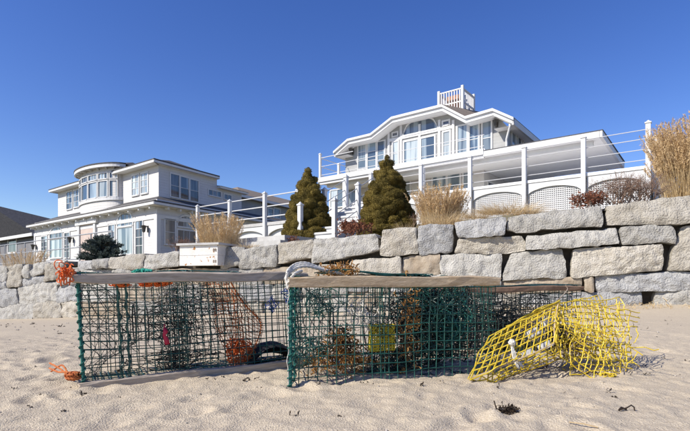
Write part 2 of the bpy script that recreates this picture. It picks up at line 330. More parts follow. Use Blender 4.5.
def stone(q, k):
    ex = ((-1.0, -.85), (1.0, -.85), (1.0, .85), (-1.0, .85))
    c = [np.array(wall_uz(q[2 * i] + ex[i][0], q[2 * i + 1] + ex[i][1])) for i in range(4)]     # TL TR BR BL
    wd = np.linalg.norm(c[1] - c[0]); ht = np.linalg.norm(c[0] - c[3])
    nu, nv = max(8, int(wd / 0.032)), max(6, int(ht / 0.032))
    S, Tt = np.meshgrid(np.linspace(0, 1, nu), np.linspace(0, 1, nv), indexing='ij')
    # rounded corners: pull the grid corners in
    P = (c[3][None, None] * ((1 - S) * (1 - Tt))[..., None] + c[2] * (S * (1 - Tt))[..., None] + c[1] * (S * Tt)[..., None] + c[0] * ((1 - S) * Tt)[..., None])
    cen = P.mean((0, 1)); cr = (np.abs(S * 2 - 1) ** 7) * (np.abs(Tt * 2 - 1) ** 7)
    P = P + (cen - P) * (cr * min(0.04, 0.018 / max(wd, ht) * 2))[..., None]
    flat = np.stack([P[..., 0].ravel(), P[..., 1].ravel(), np.full(P[..., 0].size, k * 3.7)], 1)
    ed = np.minimum(np.minimum(S * wd, (1 - S) * wd), np.minimum(Tt * ht, (1 - Tt) * ht))
    wob = np.exp(-ed / 0.06)
    n1 = fbm(flat * 5.0, 21, 3).reshape(S.shape); n2 = fbm(flat * 5.0 + 50, 22, 3).reshape(S.shape)
    P[..., 0] += wob * 0.022 * n1; P[..., 1] += wob * 0.024 * n2
    cleft = fbm(flat * np.array([2.2, 3.2, 1]), 23, 3).reshape(S.shape)
    fine = fbm(flat * 13, 24, 3, 0.6).reshape(S.shape); rid = np.abs(vnoise(flat * np.array([4.5, 7, 1]) + 9, 25)).reshape(S.shape)
    ins = np.clip(ed / 0.022, 0, 1)
    fac = np.zeros(S.shape)                # split-face chips: a few cutting planes
    for _ in range(6):
        th = random.uniform(0, 6.283); rk = random.uniform(.3, 1.0); sl = random.uniform(.02, .075)
        fac = np.minimum(fac, (rk - (math.cos(th) * (S * 2 - 1) + math.sin(th) * (Tt * 2 - 1))) * sl)
    d = np.maximum(fac, -.12) + 0.026 * cleft + 0.022 * fine + 0.030 * (rid - .3) + random.uniform(-0.03, 0.05) - 0.012 * (1 - ins) ** 2
    d = d + (Tt - 0.5) * ht * random.uniform(-0.22, 0.02) + (S - .5) * random.uniform(-0.05, 0.05)
    V = np.empty(S.shape + (3,))
    V[..., 0] = W0[0] + WE[0] * P[..., 0] + WN[0] * d; V[..., 1] = W0[1] + WE[1] * P[..., 0] + WN[1] * d; V[..., 2] = P[..., 1]
    m = MB(); m.grid(V[::-1], nu, nv)
    rim = [(i, 0) for i in range(nu)] + [(nu - 1, j) for j in range(1, nv)] + [(i, nv - 1) for i in range(nu - 2, -1, -1)] + [(0, j) for j in range(nv - 2, 0, -1)]
    A = np.array([V[i, j] for i, j in rim]); Bk = A - np.array([WN[0], WN[1], 0]) * 0.42
    n = len(rim); m.add(np.concatenate([A, Bk]), [(i, (i + 1) % n, n + (i + 1) % n, n + i) for i in range(n)])
    return m.build('stone', M[q[8]], wroot, smooth=True)
for k, q in enumerate(STONES): stone(q, k)
g = MB()                                   # packed earth and rubble behind the face
pp = np.arange(-160, 911, 30.0)
for a, b in zip(pp[:-1], pp[1:]):
    P = []
    for x in (a, b):
        u, _ = wall_uz(x, 0); X0 = W0 + WE * u - WN * 0.24; X1 = W0 + WE * u - WN * 0.6
        zt = wall_top(X0[0]) - 0.12; zb = wall_base(X0[0]) - 0.5
        P.append(((X0[0], X0[1], zb), (X1[0], X1[1], zb), (X0[0], X0[1], zt), (X1[0], X1[1], zt)))
    g.box8([P[0][0], P[1][0], P[1][1], P[0][1], P[0][2], P[1][2], P[1][3], P[0][3]])
g.build('rubble_core', M['soil'], wroot)

# ================================================================== house helpers
class Plane:
    """A vertical wall plane: origin, 2D direction along it, outward normal."""
    def __init__(s, o, e, flip=False):
        s.o = np.array(o[:2], float); s.e = np.array(e, float) / np.linalg.norm(e); s.n = np.array([s.e[1], -s.e[0]])
        if flip: s.n = -s.n
    def P(s, u, z, d=0.0): q = s.o + s.e * u + s.n * d; return np.array([q[0], q[1], z])
    def uz(s, x, y):
        r = np.array([(x - HX) / F, 1.0]); t = (s.o @ s.n) / (r @ s.n); p = r * t
        return (p - s.o) @ s.e, CAM_Z + (HY - y) / F * t
    def u(s, x): return s.uz(x, 0)[0]
    def slab(s, m, u0, u1, z0, z1, d0, d1):
        m.box8([s.P(u0, z0, d0), s.P(u1, z0, d0), s.P(u1, z0, d1), s.P(u0, z0, d1), s.P(u0, z1, d0), s.P(u1, z1, d0), s.P(u1, z1, d1), s.P(u0, z1, d1)])
    def rect(s, x0, y0, x1, y1):
        u0, u1 = s.u(x0), s.u(x1); xm = (x0 + x1) / 2
        return u0, u1, s.uz(xm, y1)[1], s.uz(xm, y0)[1]

def window(parent, pl, u0, u1, z0, z1, nx=1, nz=1, g='glass', fr=0.09, arch=0.0, name='window', bar=0.03, proud=0.05):
    m = MB(); f = fr
    pl.slab(m, u0 - f, u0, z0 - f, z1 + (0 if arch else f), 0.0, proud); pl.slab(m, u1, u1 + f, z0 - f, z1 + (0 if arch else f), 0.0, proud)
    pl.slab(m, u0, u1, z0 - f, z0, 0.0, proud + 0.03)
    N = 12
    def top(t, ex=0): return z1 + arch * (math.sqrt(max(0, 1 - (2 * t - 1) ** 2)) if arch else 0) + ex
    if arch:
        for i in range(N):
            a, b = i / N, (i + 1) / N; ua, ub = u0 + (u1 - u0) * a, u0 + (u1 - u0) * b
            m.box8([pl.P(ua, top(a), 0), pl.P(ub, top(b), 0), pl.P(ub, top(b), proud), pl.P(ua, top(a), proud),
                    pl.P(ua, top(a, f * 1.2), 0), pl.P(ub, top(b, f * 1.2), 0), pl.P(ub, top(b, f * 1.2), proud), pl.P(ua, top(a, f * 1.2), proud)])
    else: pl.slab(m, u0, u1, z1, z1 + f, 0.0, proud)
    wobj = m.build(name, M['white'], parent)
    du = (u1 - u0) / nx; dz = (z1 - z0) / nz
    for i in range(nx):
        for j in range(nz):
            p = MB(); a, b = u0 + du * i, u0 + du * (i + 1); c, d = z0 + dz * j, z0 + dz * (j + 1)
            k = bar / 2
            aa, bb = a + (k if i else 0), b - (k if i < nx - 1 else 0); cc, dd = c + (k if j else 0), d - (k if j < nz - 1 else 0)
            if arch and j == nz - 1:
                pts = [pl.P(aa, cc, 0.012), pl.P(bb, cc, 0.012)]
                for s_ in range(7):
                    uu = bb + (aa - bb) * s_ / 6; pts.append(pl.P(uu, top((uu - u0) / (u1 - u0)), 0.012))
                p.poly(pts)
            else: p.quad(pl.P(aa, cc, 0.012), pl.P(bb, cc, 0.012), pl.P(bb, dd, 0.012), pl.P(aa, dd, 0.012))
            p.build('pane', M[g if random.random() < 0.8 else 'glass'], wobj)
    if nx * nz > 1:
        for i in range(1, nx): b_ = MB(); pl.slab(b_, u0 + du * i - bar / 2, u0 + du * i + bar / 2, z0, z1 + (arch * math.sqrt(max(0, 1 - (2 * i / nx - 1) ** 2)) if arch else 0), 0.0, 0.035); b_.build('muntin', M['white'], wobj)
        for j in range(1, nz): b_ = MB(); pl.slab(b_, u0, u1, z0 + dz * j - bar / 2, z0 + dz * j + bar / 2, 0.0, 0.032); b_.build('muntin', M['white'], wobj)
    return wobj

def sconce(parent, pl, u, z, s=0.16):
    m = MB(); pl.slab(m, u - s * .3, u + s * .3, z - s * .8, z + s * .8, 0.0, 0.03)
    pl.slab(m, u - s * .12, u + s * .12, z + s * .5, z + s * .7, 0.03, s * 1.2)
    c = pl.P(u, z, s * 1.1)
    m.tube([c + [0, 0, s * .9], c + [0, 0, s * .7], c + [0, 0, s * .1], c + [0, 0, -s * .8], c + [0, 0, -s]], [s * .1, s * .75, s * .5, s * .35, s * .05], 8)
    return m.build('sconce', M['dark_metal'], parent)

def fascia_loop(m, pts3, h, t):            # box strip following a polyline of 3D points (top edge), h deep, t thick inward vector
    for a, b in zip(pts3[:-1], pts3[1:]):
        a, b = np.array(a), np.array(b); tt = np.array([t[0], t[1], 0.0]); hh = np.array([0, 0, h])
        m.box8([a - hh, b - hh, b - hh + tt, a - hh + tt, a, b, b + tt, a + tt])

def post(parent, x, y, z0, z1, s=0.085, name='post'):
    m = MB(); m.cbox(x, y, z0, z1 - 0.09, s, s, E1); m.cbox(x, y, z1 - 0.088, z1 - 0.05, s * 1.3, s * 1.3, E1)
    ex, ey = np.array([*E1, 0.]), np.array([-E1[1], E1[0], 0.]); c = np.array([x, y, z1 - 0.05])
    b = [c - ex * s - ey * s, c + ex * s - ey * s, c + ex * s + ey * s, c - ex * s + ey * s]
    m.add(b + [c + [0, 0, 0.07]], [(0, 1, 4), (1, 2, 4), (2, 3, 4), (3, 0, 4)])
    return m.build(name, M['white'], parent)
def cable(parent, a, b, r=0.014, mt='cable', sag=0.0, name='cable'):
    a, b = np.array(a, float), np.array(b, float); t = np.linspace(0, 1, 5)[:, None]
    p = a + (b - a) * t; p[:, 2] -= sag * 4 * (t[:, 0] * (1 - t[:, 0]))
    m = MB(); m.tube(p, r, 6); return m.build(name, M[mt], parent)

# ================================================================== the house on the right
O = np.array([9.9, 17.87])
def H(u, v, z): q = O + E1 * u + E2 * v; return np.array([q[0], q[1], z])
def hplane(v): return Plane(O + E2 * v, E1)
DZ, RZ = 4.0, 6.3                          # deck floor, porch roof
house = thing('beach_house', tuple(H(-8, 5, 2.4)), 'large white two-storey beach house with clipped gable, porch and rooftop railing', 'house')
PF, PU, PB, PD = hplane(0.0), hplane(2.6), hplane(7.0), hplane(-3.5)
uL, uR = PU.u(345.5), PU.u(508.5)
# upper storey: gabled front wall following the eave line
roofpx = [(334, 152), (348, 139.5), (371, 134), (392, 117.5), (442, 105), (465.5, 117), (493, 109), (514, 118)]
PE = hplane(1.9)
ru = [PE.uz(*p) for p in roofpx]
FZ = 0.30
top = [(max(uL, min(uR, u)), z - FZ * .6) for u, z in ru]
m = MB(); pts = [PU.P(uL, RZ)] + [PU.P(uR, RZ)] + [PU.P(u, z) for u, z in top[::-1]]; m.poly(pts)
m.build('front_wall', M['siding_grey'], house)
PS = Plane(PU.P(uR, 0), E2); PSL = Plane(PU.P(uL, 0), E2, True)
m = MB(); m.quad(PS.P(0, RZ), PS.P(9, RZ), PS.P(9, top[-1][1] + .1), PS.P(0, top[-1][1] + .1)); m.build('side_wall', M['siding_grey'], house)
m = MB(); m.quad(PSL.P(0, RZ), PSL.P(9, RZ), PSL.P(9, top[0][1] + .1), PSL.P(0, top[0][1] + .1)); m.quad(PSL.P(9, RZ), PS.P(9, RZ), PS.P(9, top[-1][1]), PSL.P(9, top[0][1]))
m.build('side_wall', M['siding_grey'], house)
# eave fascia: stepped white band, and the roof behind it
m = MB(); f3 = [PE.P(u, z) for u, z in ru]; fascia_loop(m, f3, FZ, E2 * 0.10)
f4 = [PE.P(u, z + 0.02, 0.10) for u, z in ru]; fascia_loop(m, f4, 0.13, E2 * 0.10)
sidef = [PE.P(ru[-1][0], ru[-1][1]), PE.P(ru[-1][0], ru[-1][1], -9.5)]; fascia_loop(m, sidef, FZ, -E1 * 0.1)
sidel = [PE.P(ru[0][0], ru[0][1]), PE.P(ru[0][0], ru[0][1], -9.5)]; fascia_loop(m, sidel, FZ, E1 * 0.1)
m.build('fascia', M['white'], house)
m = MB()
for (a, za), (b, zb) in zip(ru[:-1], ru[1:]):
    m.quad(PE.P(a, za - FZ + .01, -0.1), PE.P(b, zb - FZ + .01, -0.1), PE.P(b, zb - FZ + .01, -0.75), PE.P(a, za - FZ + .01, -0.75))
for pt, sgn in ((ru[-1], -1), (ru[0], 1)):
    m.quad(PE.P(pt[0] + sgn * .1, pt[1] - FZ + .01, -.1), PE.P(pt[0] + sgn * .1, pt[1] - FZ + .01, -9.4), PE.P(pt[0] + sgn * 1.0, pt[1] - FZ + .01, -9.4), PE.P(pt[0] + sgn * 1.0, pt[1] - FZ + .01, -.1))
m.build('soffit', M['soffit'], house)
zr = max(z for _, z in ru) + 0.95; uc = (ru[3][0] + ru[4][0]) / 2 + 1.2
m = MB()
bk = [(uc + (u - uc) * 0.42, max(z + 0.35, zr - 0.25 * abs(u - uc) * .25)) for u, z in ru]
for i in range(len(ru) - 1):
    (a, za), (b, zb) = ru[i], ru[i + 1]
    m.quad(PE.P(a, za + .03, .06), PE.P(b, zb + .03, .06), PE.P(bk[i + 1][0], bk[i + 1][1], -4.5), PE.P(bk[i][0], bk[i][1], -4.5))
m.quad(PE.P(ru[-1][0], ru[-1][1] + .03, .06), PE.P(ru[-1][0], ru[-1][1] + .03, -9.5), PE.P(bk[-1][0], bk[-1][1], -6.5), PE.P(bk[-1][0], bk[-1][1], -4.5))
m.quad(PE.P(ru[0][0], ru[0][1] + .03, .06), PE.P(ru[0][0], ru[0][1] + .03, -9.5), PE.P(bk[0][0], bk[0][1], -6.5), PE.P(bk[0][0], bk[0][1], -4.5))
m.poly([PE.P(u, z, -4.5) for u, z in bk] + [PE.P(bk[-1][0], bk[-1][1], -6.5), PE.P(bk[0][0], bk[0][1], -6.5)])
m.build('roof', M['roof_tan'], house)
# windows of the upper storey
for x0, x1 in ((358.5, 366), (368, 376), (378, 385)): window(house, PU, *PU.rect(x0, 143.5 - (x0 - 358) * .1, x1, 169), 1, 3, 'glass_pale', 0.06, bar=.025)
window(house, PU, *PU.rect(393.3, 142, 398.4, 165), 1, 2, 'glass_pale', 0.07)
window(house, PU, *PU.rect(404.5, 141, 418, 166), 1, 1, 'glass_pale', 0.09, name='glass_door')
window(house, PU, *PU.rect(421.5, 137.5, 434.5, 164), 1, 1, 'glass_pale', 0.09, name='glass_door')
window(house, PU, *PU.rect(443.7, 132, 449.7, 158), 1, 2, 'glass_pale', 0.09)
r = PU.rect(404, 131.5, 437, 132.5); zb = PU.uz(420, 130.5)[1]
window(house, PU, r[0], r[1], zb - .08, zb + .02, 1, 1, 'glass', 0.09, arch=PU.uz(420, 119.5)[1] - zb, name='arched_window')
window(house, PU, *PU.rect(443.5, 121.5, 449, 124.5), 1, 1, 'glass_dark', 0.09, name='vent')
window(house, PU, *PU.rect(393, 133, 397.5, 136), 1, 1, 'glass_dark', 0.07, name='vent')
for x0, x1, y0 in ((458, 467, 126), (470, 478.5, 123.5), (483, 491, 121)): window(house, PU, *PU.rect(x0, y0, x1, 155), 1, 2, 'glass', 0.08)
m = MB()                                    # white surround of the central bay
for x in (389, 401.3, 419.8, 439.6, 453.5):
    u = PU.u(x); zt = np.interp(u, [a for a, _ in top], [b for _, b in top]); PU.slab(m, u - .07, u + .07, RZ, min(zt, PU.uz(x, 120)[1]) if x in (401.3, 439.6) else min(zt, PU.uz(x, 128 - (x - 389) * .12)[1]), 0, .055)
PU.slab(m, PU.u(389), PU.u(453.5), PU.uz(420, 135.5)[1], PU.uz(420, 132.5)[1], 0.002, .058)
m.build('bay_trim', M['white'], house)
for i in range(4):
    us = 0.45 + i * 0.95; window(house, PS, us, us + .55, RZ + 1.0, RZ + 2.15, 1, 1, 'glass', 0.07)
sconce(house, PU, PU.u(497), PU.uz(497, 124)[1], 0.2); sconce(house, PU, PU.u(353), PU.uz(353, 152)[1], 0.2)
m = MB(); c = PU.P(uR + .25, ru[-1][1] - .2, .55); d = PU.P(uR - .05, ru[-1][1] - .75, .12)
m.tube([c, c + [0, 0, -.12], d, d + [0, 0, -.2], [d[0], d[1], RZ]], .06, 8); m.build('downspout', M['white'], house, True)
# rooftop walk with chimney
zb = zr - 0.35
wk = [PU.uz(438.6, 103)[0] * 1.0, PU.uz(463, 103)[0]]; PW = hplane(4.2)
a0, a1 = PW.u(439), PW.u(462.5); zt = PW.uz(451, 90.5)[1]; zbse = PW.uz(451, 106)[1]
rw = []
m = MB()
for d0 in (0, -1.6):
    PW.slab(m, a0, a1, zt - .07, zt, d0 - .04, d0 + .04); PW.slab(m, a0, a1, zbse + .1, zbse + .17, d0 - .03, d0 + .03)
for u_ in (a0, a1): PW.slab(m, u_ - .04, u_ + .04, zt - .07, zt - .003, -1.6, 0); PW.slab(m, u_ - .03, u_ + .03, zbse + .1, zbse + .167, -1.6, 0)
rail = m.build('roof_walk_railing', M['white'], house)
for d0 in (0, -1.6):
    n = 9
    for i in range(n + 1):
        u_ = a0 + (a1 - a0) * i / n; m = MB(); s = .07 if i in (0, n) else .028
        PW.slab(m, u_ - s, u_ + s, zbse - .5, zt + (.12 if i in (0, n) else -.072), d0 - s, d0 + s); m.build('baluster', M['white'], rail)
for u_ in (a0, a1):
    for j in range(1, 8): m = MB(); PW.slab(m, u_ - .028, u_ + .028, zbse - .5, zt - .072, -1.6 * j / 8 - .028, -1.6 * j / 8 + .028); m.build('baluster', M['white'], rail)
m = MB(); PW.slab(m, a0 + .3, a0 + 1.0, zbse - 1, zt - .12, -1.1, -.45); m.build('chimney', M['brick'], house)
# upper deck rim / porch roof slab
uE, uD, uEnd = PF.u(319), PF.u(484), 0.0
m = MB(); PF.slab(m, uE, uEnd, RZ - .22, RZ - .02, -6.4, 0.0); m.build('porch_ceiling', M['soffit'], house)
m = MB(); PF.slab(m, uE - .05, uD, RZ - .16, RZ + .10, -.12, .10); PF.slab(m, uE - .05, uD, RZ - .30, RZ - .162, -.14, .03)
PF.slab(m, uE - .05, uE + .1, RZ - .16, RZ + .1, -2.6, -.12); m.build('upper_deck_rim', M['white'], house)
m = MB(); PF.slab(m, uD, uEnd + .04, RZ - .25, RZ, -.05, .08); PF.slab(m, uEnd - .02, uEnd + .1, RZ - .25, RZ, -6.4, .08); m.build('gutter', M['white'], house)
m = MB(); m.quad(PF.P(uD, RZ + .02, .10), PF.P(uEnd + .12, RZ + .02, .10), PF.P(uEnd + .12, RZ + .10, -6.4), PF.P(uD, RZ + .10, -6.4))
m.quad(PF.P(uD, RZ - .005, .10), PF.P(uEnd + .12, RZ - .005, .10), PF.P(uEnd + .12, RZ + .02, .10), PF.P(uD, RZ + .02, .10))
m.poly([PF.P(uEnd + .12, RZ - .0, .1), PF.P(uEnd + .12, RZ, -6.4), PF.P(uEnd + .12, RZ + .10, -6.4), PF.P(uEnd + .12, RZ + .02, .1)])
m.build('porch_roof', M['roof'], house)
m = MB(); PF.slab(m, uE + .3, uEnd - .3, RZ - .42, RZ - .222, -.55, -.35); m.build('porch_beam', M['white'], house)
# ground floor
uG = PU.u(484)
m = MB(); PU.slab(m, PU.u(329), uG, DZ - 1.9, RZ - .23, -4.4, 0); m.build('ground_floor_wall', M['siding'], house)
m = MB(); PB.slab(m, uG - 1, -0.9, DZ - 1.9, RZ - .24, -5, 0); m.build('ground_floor_wall', M['siding'], house)
window(house, PU, *PU.rect(433, 170, 446, 199), 1, 1, 'glass_pale', .07, name='glass_door'); window(house, PU, *PU.rect(448, 168, 460, 197), 1, 1, 'glass_pale', .07, name='glass_door')
window(house, PU, *PU.rect(464, 168.5, 469.5, 196), 1, 1, 'glass', .07); window(house, PU, *PU.rect(403, 178, 410, 203), 1, 1, 'glass_pale', .07)
window(house, PU, *PU.rect(331, 190, 344, 207), 2, 1, 'glass_pale', .07); window(house, PU, *PU.rect(349, 187, 358, 207), 1, 1, 'glass_pale', .07)
PG = Plane(PU.P(uG, 0), E2)
for i in range(3): window(house, PG, .5 + i * 1.25, 1.5 + i * 1.25, DZ + .35, DZ + 1.55, 1, 1, 'glass_dark', .07)
for i in range(5):
    u0 = PB.u(505) + i * 1.62; window(house, PB, u0, u0 + 1.42, DZ + .72, DZ + 1.45, 1, 1, 'glass_dark', .06)
sconce(house, PU, PU.u(478), PU.uz(478, 166)[1], 0.2)
for x in (422.5, 345):
    u = hplane(-.45).u(x); m = MB(); hplane(-.45).slab(m, u - .1, u + .1, DZ, RZ - .42, -.1, .1); m.build('porch_column', M['white'], house)
m = MB(); c = PB.P(-.55, RZ - .3, 1.2); m.tube([c, c + [0, 0, -.1], PB.P(-.8, RZ - .7, .1), PB.P(-.8, DZ, .1)], .06, 8); m.build('downspout', M['white'], house, True)
# lower deck
deck = thing('raised_deck', tuple(H(-4, -1, 2.4)), 'white raised deck with lattice skirt in front of the porch of the large house', 'deck')
uA, uZ = PD.u(372), PD.u(650)
m = MB(); PD.slab(m, uA, uZ, DZ - .1, DZ, -6, .05); PD.slab(m, uG + .02, uZ, DZ - .1, DZ, -10.4, -6.002); m.build('floor', M['soffit'], deck)
postpx = [372, 422, 471, 525, 584, 648.5]; pu = [PD.u(x) for x in postpx]
for a, b in zip(pu[:-1], pu[1:]):
    a_, b_ = a + .09, b - .09; m = MB(); N = 14
    for i in range(N):
        q = [i / N, (i + 1) / N]; uu = [a_ + (b_ - a_) * t for t in q]; zz = [DZ - .50 + .22 * math.sin(math.pi * t) ** .6 for t in q]
        m.box8([PD.P(uu[0], zz[0], -.03), PD.P(uu[1], zz[1], -.03), PD.P(uu[1], zz[1], .02), PD.P(uu[0], zz[0], .02), PD.P(uu[0], DZ - .1, -.03), PD.P(uu[1], DZ - .1, -.03), PD.P(uu[1], DZ - .1, .02), PD.P(uu[0], DZ - .1, .02)])
    m.build('fascia', M['white'], deck)
    m = MB(); t = a_
    while t < b_: PD.slab(m, t, t + .030, DZ - 1.6, DZ - .2, -.06, -.05); t += .068
    z = DZ - 1.6
    while z < DZ - .2: PD.slab(m, a_, b_, z, z + .030, -.049, -.04); z += .068
    m.build('lattice_panel', M['white'], deck)
m = MB(); PD.slab(m, uA, uZ - .2, 1.6, DZ - .12, -.9, -.32); m.build('foundation', M['white'], deck)
rail = thing('deck_cable_railing', tuple(PD.P(pu[3], DZ)), 'white post and cable railing along the front edge of the raised deck', 'railing')
tops = [155 + 0 * x for x in postpx]
for x, u in zip(postpx, pu):
    p = PD.P(u, 0, .09); post(rail, p[0], p[1], DZ - 1.7, DZ + 1.22 + (.12 if x > 640 else 0), .066)
for a, b in zip(pu[:-1], pu[1:]):
    for h in (.18, .5, .82, 1.1): cable(rail, PD.P(a, DZ + h, .02), PD.P(b, DZ + h, .02), .013)
p = PD.P(uZ + .1, 0, -.75); post(rail, p[0], p[1], DZ - 1.7, DZ + 1.1, .066)
m = MB(); PDs = Plane(PD.P(uZ, 0), E2); PDs.slab(m, 0, 10, DZ - .4, DZ - .02, -.03, .03); m.build('side_fascia', M['white'], deck)
for h in (.3, .65, 1.0): cable(rail, PD.P(uZ, DZ + h, .05), PD.P(uZ + .1, DZ + h, -8), .013)
up = thing('upper_deck_railing', tuple(PF.P(uE, RZ)), 'thin cable railing around the upper deck of the large house', 'railing')
pr = [PF.u(x) for x in (320, 338.5)] + [PF.u(484)]
for i, u in enumerate(pr): p = PF.P(u, 0, -.02); post(up, p[0], p[1], RZ - .1, RZ + (1.55, .75, .12)[i], .06)
for h in (.25, .75, 1.25): cable(up, PF.P(pr[0], RZ + h, -.02), PF.P(pr[2] if h < 1 else pr[1] + 1.0, RZ + h, -.02), .022 if h > 1 else .016, 'white')
for h in (.25, .75, 1.25): cable(up, PF.P(pr[0], RZ + h, -.02), PF.P(pr[0], RZ + h, -2.5), .022, 'white')

# ------------------------------------------------------------------ stairs, landing and terrace between the houses
LZ = 1.6
land = thing('stone_landing', tuple(H(-6, -11.8, LZ - .4)), 'two-layer grey concrete landing slab on the wall below the white stairs', 'landing')
m = MB(); Pl = hplane(-12.4); Pl.slab(m, -8.0, -4.74, LZ - .13, LZ - .0, -1.6, 0.0); m.build('top_slab', M['concrete'], land)
m = MB(); Pl.slab(m, -8.6, -4.70, LZ - .27, LZ - .132, -1.6, .18); m.build('lower_slab', M['concrete'], land)
stairs = thing('white_stairs', tuple(H(-4.8, -10, LZ)), 'white wooden stairs climbing between the two cone-shaped evergreens', 'stairs')
sl_ = 0.55
nst = 7
for i in range(nst):
    v0 = -11.0 + i * .32; z1 = LZ + (i + 1) * .178
    m = MB(); Pq = hplane(v0); Pq.slab(m, -5.28, -4.26, z1 - .05, z1, -.34, .03); m.build('tread', M['white'], stairs)
    m = MB(); Pq.slab(m, -5.26, -4.28, z1 - .178, z1 - .05, -.03, 0); m.build('riser', M['white'], stairs)
for u_ in (-5.33, -4.25):
    m = MB(); a = H(u_, -11.1, LZ - .1); b = H(u_, -11.1 + nst * .32, LZ + nst * .178 - .1); s3 = np.array([*(E1 * .05), 0])
    m.box8([a - [0, 0, .2], b - [0, 0, .2], b - [0, 0, .2] + s3, a - [0, 0, .2] + s3, a + [0, 0, .12], b + [0, 0, .12], b + [0, 0, .12] + s3, a + [0, 0, .12] + s3]); m.build('stringer', M['white'], stairs)
m = MB(); hplane(-8.76).slab(m, -5.3, -4.24, LZ + nst * .178 - .15, LZ + nst * .178 - .003, -.9, 0); m.build('walkway', M['white'], stairs)
for u_ in (-5.36, -4.18):
    pv = [-11.2, -10.2, -9.2]; pt = []
    for k, v in enumerate(pv):
        z0 = LZ + (v + 11.2) * sl_; p = H(u_, v, 0); post(stairs, p[0], p[1], z0 - .1, z0 + 1.0, .055); pt.append(H(u_, v, z0))
    for a, b in zip(pt[:-1], pt[1:]):
        for h in (.25, .55, .85): cable(stairs, a + [0, 0, h], b + [0, 0, h], .012, 'pipe', name='hand_cable')
terr = thing('white_terrace', tuple(H(-9, -6, 1.6)), 'low white terrace with arched skirt beside the left evergreen', 'terrace')
TZ = 2.75; PT = hplane(-7.85); t0, t1 = PT.u(224), PT.u(322)
m = MB(); PT.slab(m, t0, t1, TZ - .12, TZ, -5, 0.06); m.build('floor', M['concrete'], terr)
m = MB(); PT.slab(m, t0, t1, 1.2, TZ - .122, -.5, -.08); m.build('skirt_wall', M['white'], terr)
tp = [PT.u(x) for x in (199.5, 231.5, 266.5, 300, 320)]
for a, b in zip(tp[1:-1], tp[2:]):
    m = MB(); N = 12; a_, b_ = a + .08, b - .08
    for i in range(N):
        q = [i / N, (i + 1) / N]; uu = [a_ + (b_ - a_) * t for t in q]; zz = [TZ - .55 + .28 * math.sin(math.pi * t) ** .6 for t in q]
        m.box8([PT.P(uu[0], zz[0], -.03), PT.P(uu[1], zz[1], -.03), PT.P(uu[1], zz[1], .03), PT.P(uu[0], zz[0], .03), PT.P(uu[0], TZ - .123, -.03), PT.P(uu[1], TZ - .123, -.03), PT.P(uu[1], TZ - .123, .03), PT.P(uu[0], TZ - .123, .03)])
    m.build('fascia', M['white'], terr)
tr = thing('terrace_cable_railing', tuple(PT.P(tp[1], TZ)), 'white post and cable railing behind the tan grass and left evergreen', 'railing')
for k, u in enumerate(tp): p = PT.P(u, 0, .09); post(tr, p[0], p[1], 1.4, TZ + 1.12 + (.08 if k == 2 else 0), .062)
for a, b in zip(tp[:-1], tp[1:]):
    for h in (.22, .62, 1.02): cable(tr, PT.P(a, TZ + h, .05), PT.P(b, TZ + h, .05), .022, 'white')

# ================================================================== the house on the left
LC = np.array([-11.03, 27.0]); LE2 = np.array([0.485, 0.875])
h2 = thing('left_house', (LC[0] - 5, LC[1] + 8, 1.7), 'cream two-storey house with a rounded upper bay window, left of the evergreens', 'house')
LF = Plane(LC, E1); LS = Plane(LC, LE2)
UC = np.array([-11.64, 28.73]); UF = Plane(UC, E1); US = Plane(UC, LE2)
uW = LF.u(34.5); z_l = 4.95; zb = 1.5
def LP(pl_o, u, v, z): q = pl_o + E1 * u + LE2 * v; return np.array([q[0], q[1], z])
m = MB(); m.quad(LP(LC, uW, 0, zb), LP(LC, 0, 0, zb), LP(LC, 0, 0, z_l + .3), LP(LC, uW, 0, z_l + .3)); m.build('front_wall', M['siding'], h2)
m = MB(); m.quad(LP(LC, 0, 0, zb), LP(LC, 0, 15, zb), LP(LC, 0, 15, z_l + .3), LP(LC, 0, 0, z_l + .3)); m.build('side_wall', M['siding'], h2)
m = MB(); m.quad(LP(LC, uW, 0, zb), LP(LC, uW, 15, zb), LP(LC, uW, 15, z_l + .3), LP(LC, uW, 0, z_l + .3)); m.build('side_wall', M['siding'], h2)
# lower hipped skirt roof
uUl = UF.u(58); wz = 5.72
a = [LP(LC, uW - .45, -.5, z_l), LP(LC, .45, -.5, z_l), LP(LC, .45, 15, z_l), LP(LC, uW - .45, 15, z_l)]
b = [LP(UC, uUl, 0, wz), LP(UC, 0, 0, wz), LP(UC, 0, 15, wz), LP(UC, uUl, 15, wz)]
up3 = np.array([0, 0, .05])
m = MB(); m.quad(a[0] + up3, a[1] + up3, b[1], b[0]); m.quad(a[1] + up3, a[2] + up3, b[2], b[1]); m.quad(a[3] + up3, a[0] + up3, b[0], b[3]); m.build('lower_roof', M['roof'], h2)
m = MB(); fascia_loop(m, [a[0] + up3 * .9, a[1] + up3 * .9], .14, E2 * .08); fascia_loop(m, [a[1] + up3 * .8, a[2] + up3 * .8], .14, -E1 * .08); fascia_loop(m, [a[0] + up3 * .8, a[3] + up3 * .8], .14, E1 * .08); m.build('lower_eave', M['white'], h2)
m = MB(); fascia_loop(m, [a[0] + up3 * 2.4, a[1] + up3 * 2.4], .07, E2 * .1); fascia_loop(m, [a[1] + up3 * 2.4, a[2] + up3 * 2.4], .07, -E1 * .1); m.build('shingle_edge', M['roof'], h2)
m = MB(); m.quad(a[0] - [0, 0, .12], a[1] - [0, 0, .12], LP(LC, 0, 0, z_l - .12), LP(LC, uW, 0, z_l - .12)); m.quad(a[1] - [0, 0, .12], a[2] - [0, 0, .12], LP(LC, 0, 15, z_l - .12), LP(LC, 0, 0, z_l - .12)); m.build('soffit', M['soffit'], h2)
